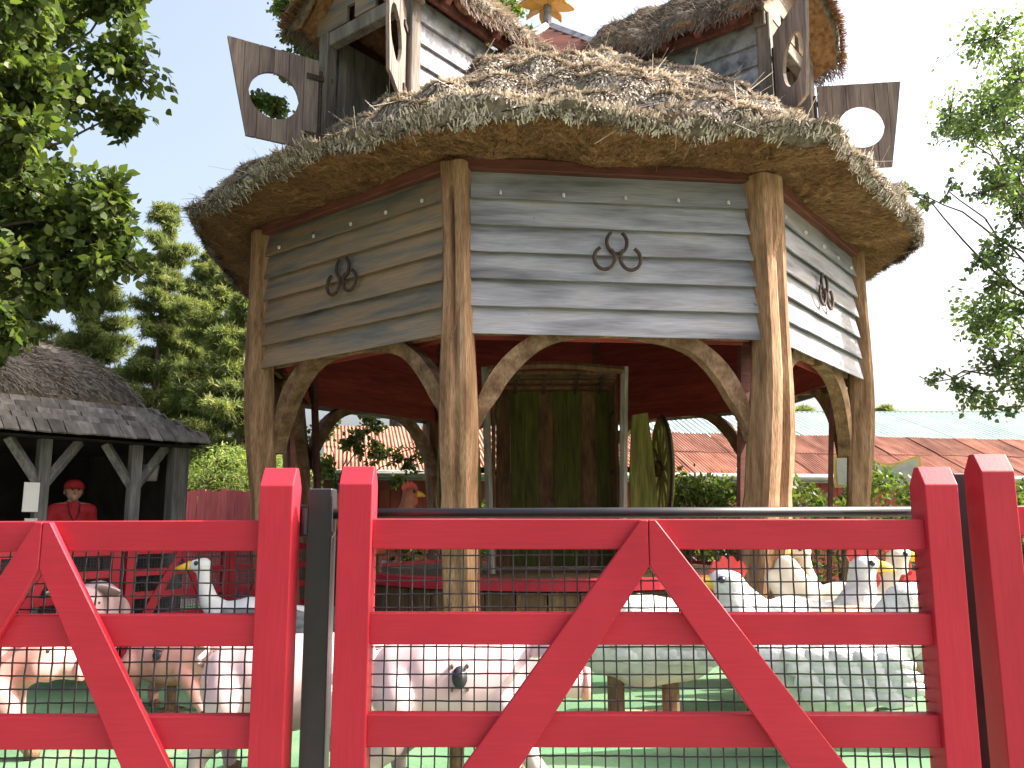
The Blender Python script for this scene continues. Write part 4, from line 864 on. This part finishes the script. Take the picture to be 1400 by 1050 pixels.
cs = corr(.72, sl_ * 1.05, .076, .013, 'roof_sheet', M['rust'])
for i in range(int(LS / .68)):
    for row in range(2): link('roof_sheet', cs, rf, (.34 + i * .68, -.05 + row * sl_ * math.cos(up), 2.42 + row * sl_ * math.sin(up) + .02 * row + .01 * (i % 2) + rr.uniform(0, .012)), (up, rr.uniform(-.01, .01), rr.uniform(-.015, .015)))
bn = thing('long_barn', 'long barn with a pale green corrugated roof behind the rusty shed', 'barn', (3.0, 22.0, 0), R(1.5))
LN = 24; up2 = math.atan2(1.3, 4.2); s2 = math.hypot(1.3, 4.2)
link('wall', MB().box((LN / 2, .3, 1.75), (LN, .12, 3.5)).mesh('wall', M['red_wall']), bn)
link('fascia', MB().box((LN / 2, -.03, 3.42), (LN, .08, .14)).mesh('fascia', M['red_wall']), bn)
link('gutter', MB().tube([(0, -.14, 3.48), (LN, -.14, 3.48)], .06, 8).mesh('gutter', M['gutter']), bn)
rf = link('roof', MB().box((LN / 2, 4.2, 4.87), (LN, .3, .05)).box((LN / 2, 4.3, 2.4), (LN, .06, 4.8)).mesh('roof', M['green_roof']), bn)
cs2 = corr(1.02, s2, .17, .024, 'roof_sheet', M['green_roof'])
for i in range(24): link('roof_sheet', cs2, rf, (.5 + i, -.1, 3.56 + .006 * (i % 2)), (up2, 0, 0))
# faded scroll sign above the hedge
sg = thing('scroll_sign', 'faded pale board with a curvy ochre border standing above the hedge', 'sign', (6.32, 14.4, -.06), R(-4))
top = [(x, 2.62 + .08 * math.cos((x + .45) * 5.2) - .05 * (x + .5)) for x in np.linspace(-.75, .72, 16)]
link('border', MB().prism([(-.75, 2.1), (.72, 2.1)] + top[::-1], 0, .03).mesh('border', M['ochre']), sg)
link('panel', MB().prism([(-.7, 2.14), (.62, 2.14)] + [(x * .93, z - .06) for x, z in top][::-1], -.012, .0).mesh('panel', M['faded']), sg)
for q, (x, z) in enumerate(((-.35, 2.36), (-.1, 2.38), (.12, 2.34))): link('painted_figure', MB().prism([(x - .06, z - .1), (x + .06, z - .1), (x + .03, z + .05), (x, z + .1), (x - .05, z + .04)], -.02, -.013).mesh('painted_figure', M['feather_grey']), sg)
for x in (-.55, .5): link('sign_post', MB().box((x, .06, 1.1), (.07, .06, 2.2)).mesh('sign_post', M['booth_wood']), sg)

# ---------------------------------------------------------------- vegetation
def limb_tubes(paths, m, name, n=7):
    b = MB()
    for pts, rad in paths: b.tube(pts, rad, n)
    return b.mesh(name, m, True)
def wander(a, b, n=6, j=.1):
    a, b = np.array(a, float), np.array(b, float); L_ = np.linalg.norm(b - a); out = []
    for i in range(n):
        t = i / (n - 1); p = a + (b - a) * t + (rng.normal(0, j * L_ / n, 3) if 0 < i < n - 1 else 0); p[2] += math.sin(t * math.pi) * L_ * .06; out.append(tuple(p))
    return out
def broad_tree(name, label, base, trunk_h, clusters, leaf, m, per, rad=.2, group='trees round the ride', lsize_var=1, cat='tree', fork=None):
    """clusters: list of (centre xyz world, radius)"""
    t = thing(name, label, cat, base, 0, group); B = np.array(base); top = np.array((0, 0, trunk_h))
    paths = [([(0, 0, 0), (.04, .02, trunk_h * .5), tuple(top)], [rad, rad * .8, rad * .65])]
    Ps = []; Os = []
    for c, r_ in clusters:
        c = np.array(c) - B; st_ = top * rng.uniform(.6, 1.0)
        paths.append((wander(st_, c, 12, .13), list(np.linspace(rad * .22, .008, 12))))
        k = int(per * (r_ / .5) ** 2)
        nb = max(3, int(k / 28))
        tips = c + unit(rng.normal(size=(nb, 3))) * r_ * rng.uniform(.5, 1.1, (nb, 1)) * np.array([1, 1, .8])
        for q in tips[:: max(1, nb // 8)]: paths.append((wander(c, q, 3, .3), [.012, .008, .004]))
        w = tips[rng.integers(0, nb, k)]; tt = rng.random((k, 1)) ** .6
        p = c + (w - c) * tt + rng.normal(0, r_ * .13, (k, 3)); Ps.append(p); Os.append(unit(p - c))
    link('trunk', limb_tubes(paths, M['bark'], 'trunk', 6), t)
    P = np.concatenate(Ps); link('crown', leaves('crown', P, leaf, m, outward=np.concatenate(Os), aspect=.72), t)
    return t
# near tree on the left
cl = []
for _ in range(400):
    q = unit(rng.normal(size=(1, 3)))[0] * rng.uniform(.45, 1.0); c = np.array((-6.15, 7.2, 5.6)) + q * np.array((2.4, 1.9, 3.0))
    if c[0] > -6.9 and c[2] > 2.9 and c[2] < 7.6: cl.append((c, rng.uniform(.28, .5)))
cl = cl[:120]
cl += [((-4.25, 6.9, 3.05), .22), ((-4.4, 6.9, 3.25), .28), ((-3.55, 7.0, 4.35), .26), ((-3.75, 7.1, 4.2), .3), ((-4.0, 7.1, 3.9), .34), ((-4.15, 7.2, 3.55), .3)] + [((-4.0 + .35 * math.sin(i * 2.1), 7.3, 3.7 + .12 * i), .36) for i in range(9)]
broad_tree('broadleaf_tree', 'near broadleaf tree with sunlit glossy leaves overhanging the booth', (-6.9, 7.4, 0), 3.2, cl, .105, M['leaf'], 760, .17)
# tree on the right
cl = [((7.25, 11, 7.7), .5), ((7.0, 11, 7.0), .45), ((7.3, 11.2, 6.5), .5), ((5.75, 11, 5.95), .26), ((5.5, 11, 6.0), .15), ((6.15, 11.1, 6.05), .22), ((6.75, 11, 6.05), .4), ((6.35, 10.9, 4.95), .34), ((6.7, 11, 5.2), .42), ((7.0, 11, 5.6), .45), ((6.6, 11, 4.7), .3), ((5.95, 11, 3.35), .25), ((6.2, 11, 3.2), .36), ((6.55, 11, 3.5), .45), ((6.9, 11, 3.3), .45), ((5.6, 11, 3.3), .14), ((6.95, 11, 4.3), .3), ((6.45, 11, 2.95), .28)]
for _ in range(60): cl.append(((rng.uniform(7.2, 10), rng.uniform(9.8, 13), rng.uniform(3.2, 9)), rng.uniform(.4, .7)))
broad_tree('broadleaf_tree', 'tree with drooping leafy sprays in front of the green barn roof', (8.6, 11.3, 0), 4.0, cl, .08, M['leaf_cool'], 330, .11)
# tree behind the pavilion
cl = []
for _ in range(60):
    q = unit(rng.normal(size=(1, 3)))[0] * rng.uniform(.3, 1); cl.append((np.array((-3.1, 20, 14.2)) + q * np.array((3.9, 2.5, 3.6)), rng.uniform(.5, .8)))
cl += [((-6.55, 20, 12.1), .4), ((-6.1, 20, 12.0), .4), ((.8, 20, 13.2), .5), ((.3, 20, 13.9), .6)]
broad_tree('broadleaf_tree', 'tall tree behind the thatched roof, seen between its dormers', (-2.8, 20, 0), 11, cl, .15, M['leaf'], 320, .25)
# pines
def pine(label, base, h, seed, spread=2.2):
    t = thing('pine_tree', label, 'tree', base, 0, 'pines behind the booth'); lean = rng.normal(0, .02, 2)
    axis = lambda z: np.array((lean[0] * z, lean[1] * z, z)); paths = [([tuple(axis(z)) for z in np.linspace(0, h, 8)], list(np.linspace(.2, .03, 8)))]
    Ps = []; z = h * .12
    while z < h * .985:
        f = (z / h); L0 = spread * (1 - f) ** .65 * (1.0 if f > .25 else .75) + .15
        for q in range(5):
            if rng.random() < .14: continue
            a = rng.uniform(0, 6.28); L_ = L0 * rng.uniform(.5, 1.15); s_ = axis(z + rng.uniform(-.15, .15)); e = s_ + np.array((math.cos(a) * L_, math.sin(a) * L_, L_ * rng.uniform(-.12, .28)))
            paths.append((wander(s_, e, 4, .3), [.035, .025, .015, .006]))
            k = int(75 * L_) + 20; tt = .3 + .72 * rng.random((k, 1)); Ps.append(s_ + (e - s_) * tt + rng.normal(0, 1, (k, 3)) * np.array((.2, .2, .1)) * (.45 + .4 * L_ / 2))
        z += rng.uniform(.3, .5)
    link('trunk', limb_tubes(paths, M['bark_pine'], 'trunk', 5), t)
    C = np.concatenate(Ps); k = 15; P = np.repeat(C, k, 0); tn = np.repeat(np.clip(rng.normal(.5, .22, len(C)), 0, 1), k); out_ = unit(rng.normal(size=P.shape) + np.array((0, 0, .35)))
    link('crown', leaves('crown', P, .24, M['needle'], aspect=.13, droop=-.3, outward=out_ * .5, tint=np.clip(tn + rng.normal(0, .12, len(P)), 0, 1)), t)
    return t
pine('pine rising highest beside the pavilion eave', (-12.6, 29, 0), 13.2, 1)
pine('pine whose bare trunk shows between two fuller pines', (-15.6, 30, 0), 12.3, 2)
pine('pine with yellow green tips close beside the oak post', (-9.9, 28, 0), 10.8, 3, 2.6)
pine('pine standing behind the booth thatch', (-17.9, 29, 0), 11.5, 4, 2.5)
pine('shorter dark pine low behind the red board fence', (-8.2, 25, 0), 8.3, 5, 2.4)
pine('pine furthest back in the row', (-13.6, 36, 0), 13.4, 6, 2.6)
pine('distant pine tip over the green barn roof', (20.2, 45, 0), 7.5, 7, 2.0)
pine('rounded tree top over the barn, framed by the narrow arch', (14.2, 40, 0), 7.0, 8, 2.8)
# hedges
def hedge(name, label, c, d, n, size, m, rz=0, cat='hedge', asp=.55):
    h = thing(name, label, cat, c, rz); P = rng.uniform(-1, 1, (n, 3)); k = rng.integers(0, 3, n); sgn = rng.choice([-1, 1], n)
    P[np.arange(n), k] = sgn * rng.uniform(.7, 1.0, n) ; P[:, 2] = np.abs(P[:, 2]) if False else P[:, 2]
    P = P * np.array(d) / 2; P[:, 2] += d[2] / 2
    P += (.12 * np.sin(P[:, [1, 2, 0]] * 4.1 + 1) + .1 * np.sin(P[:, [2, 0, 1]] * 7.3)) + rng.normal(0, .05, (n, 3)); P[:, 2] += .12 * np.sin(P[:, 0] * 2.3) + .08 * np.sin(P[:, 0] * 5.7)
    link('foliage', leaves('foliage', P, size, m, aspect=asp, droop=0), h)
    b = MB(); 
    for i in range(max(3, int(d[0] * 2))):
        x = -d[0] / 2 + .2 + i * .5; b.tube(wander((x, 0, 0), (x + rng.normal(0, .2), rng.normal(0, .15), d[2] * .8), 4, .3), [.03, .025, .018, .008], 5)
    link('stems', b.mesh('stems', M['bark'], True), h)
    return h
hedge('leafy_hedge', 'bushy green hedge in front of the rusty shed and barn', (5.6, 13.4, 0), (6.4, .9, 2.05), 16000, .11, M['leaf'], R(4))
hedge('conifer_hedge', 'pale feathery conifer hedge above the red board fence', (-6.8, 18.6, 0), (6.5, .8, 2.95), 16000, .13, M['fern'], R(4), asp=.25)
hedge('shrub', 'shrub with glossy leaves showing under the oak arch beside the cockerel', (-1.3, 14.9, 0), (1.6, .8, 1.75), 4000, .1, M['leaf'], 0, 'shrub')
broad_tree('small_tree', 'small dark tree with spreading twigs seen through the oak arch', (-3.2, 15.3, 0), 2.2, [((-2.9, 15.2, 3.0), .4), ((-2.4, 15.2, 2.75), .35), ((-1.9, 15.1, 2.6), .3), ((-2.6, 15.2, 3.3), .4), ((-1.6, 15.2, 2.85), .3), ((-3.3, 15.2, 2.5), .4), ((-1.2, 15.2, 2.45), .25), ((-3.4, 15.3, 3.1), .4), ((-2.1, 15.2, 2.2), .25)], .1, M['leaf'], 420, .06)
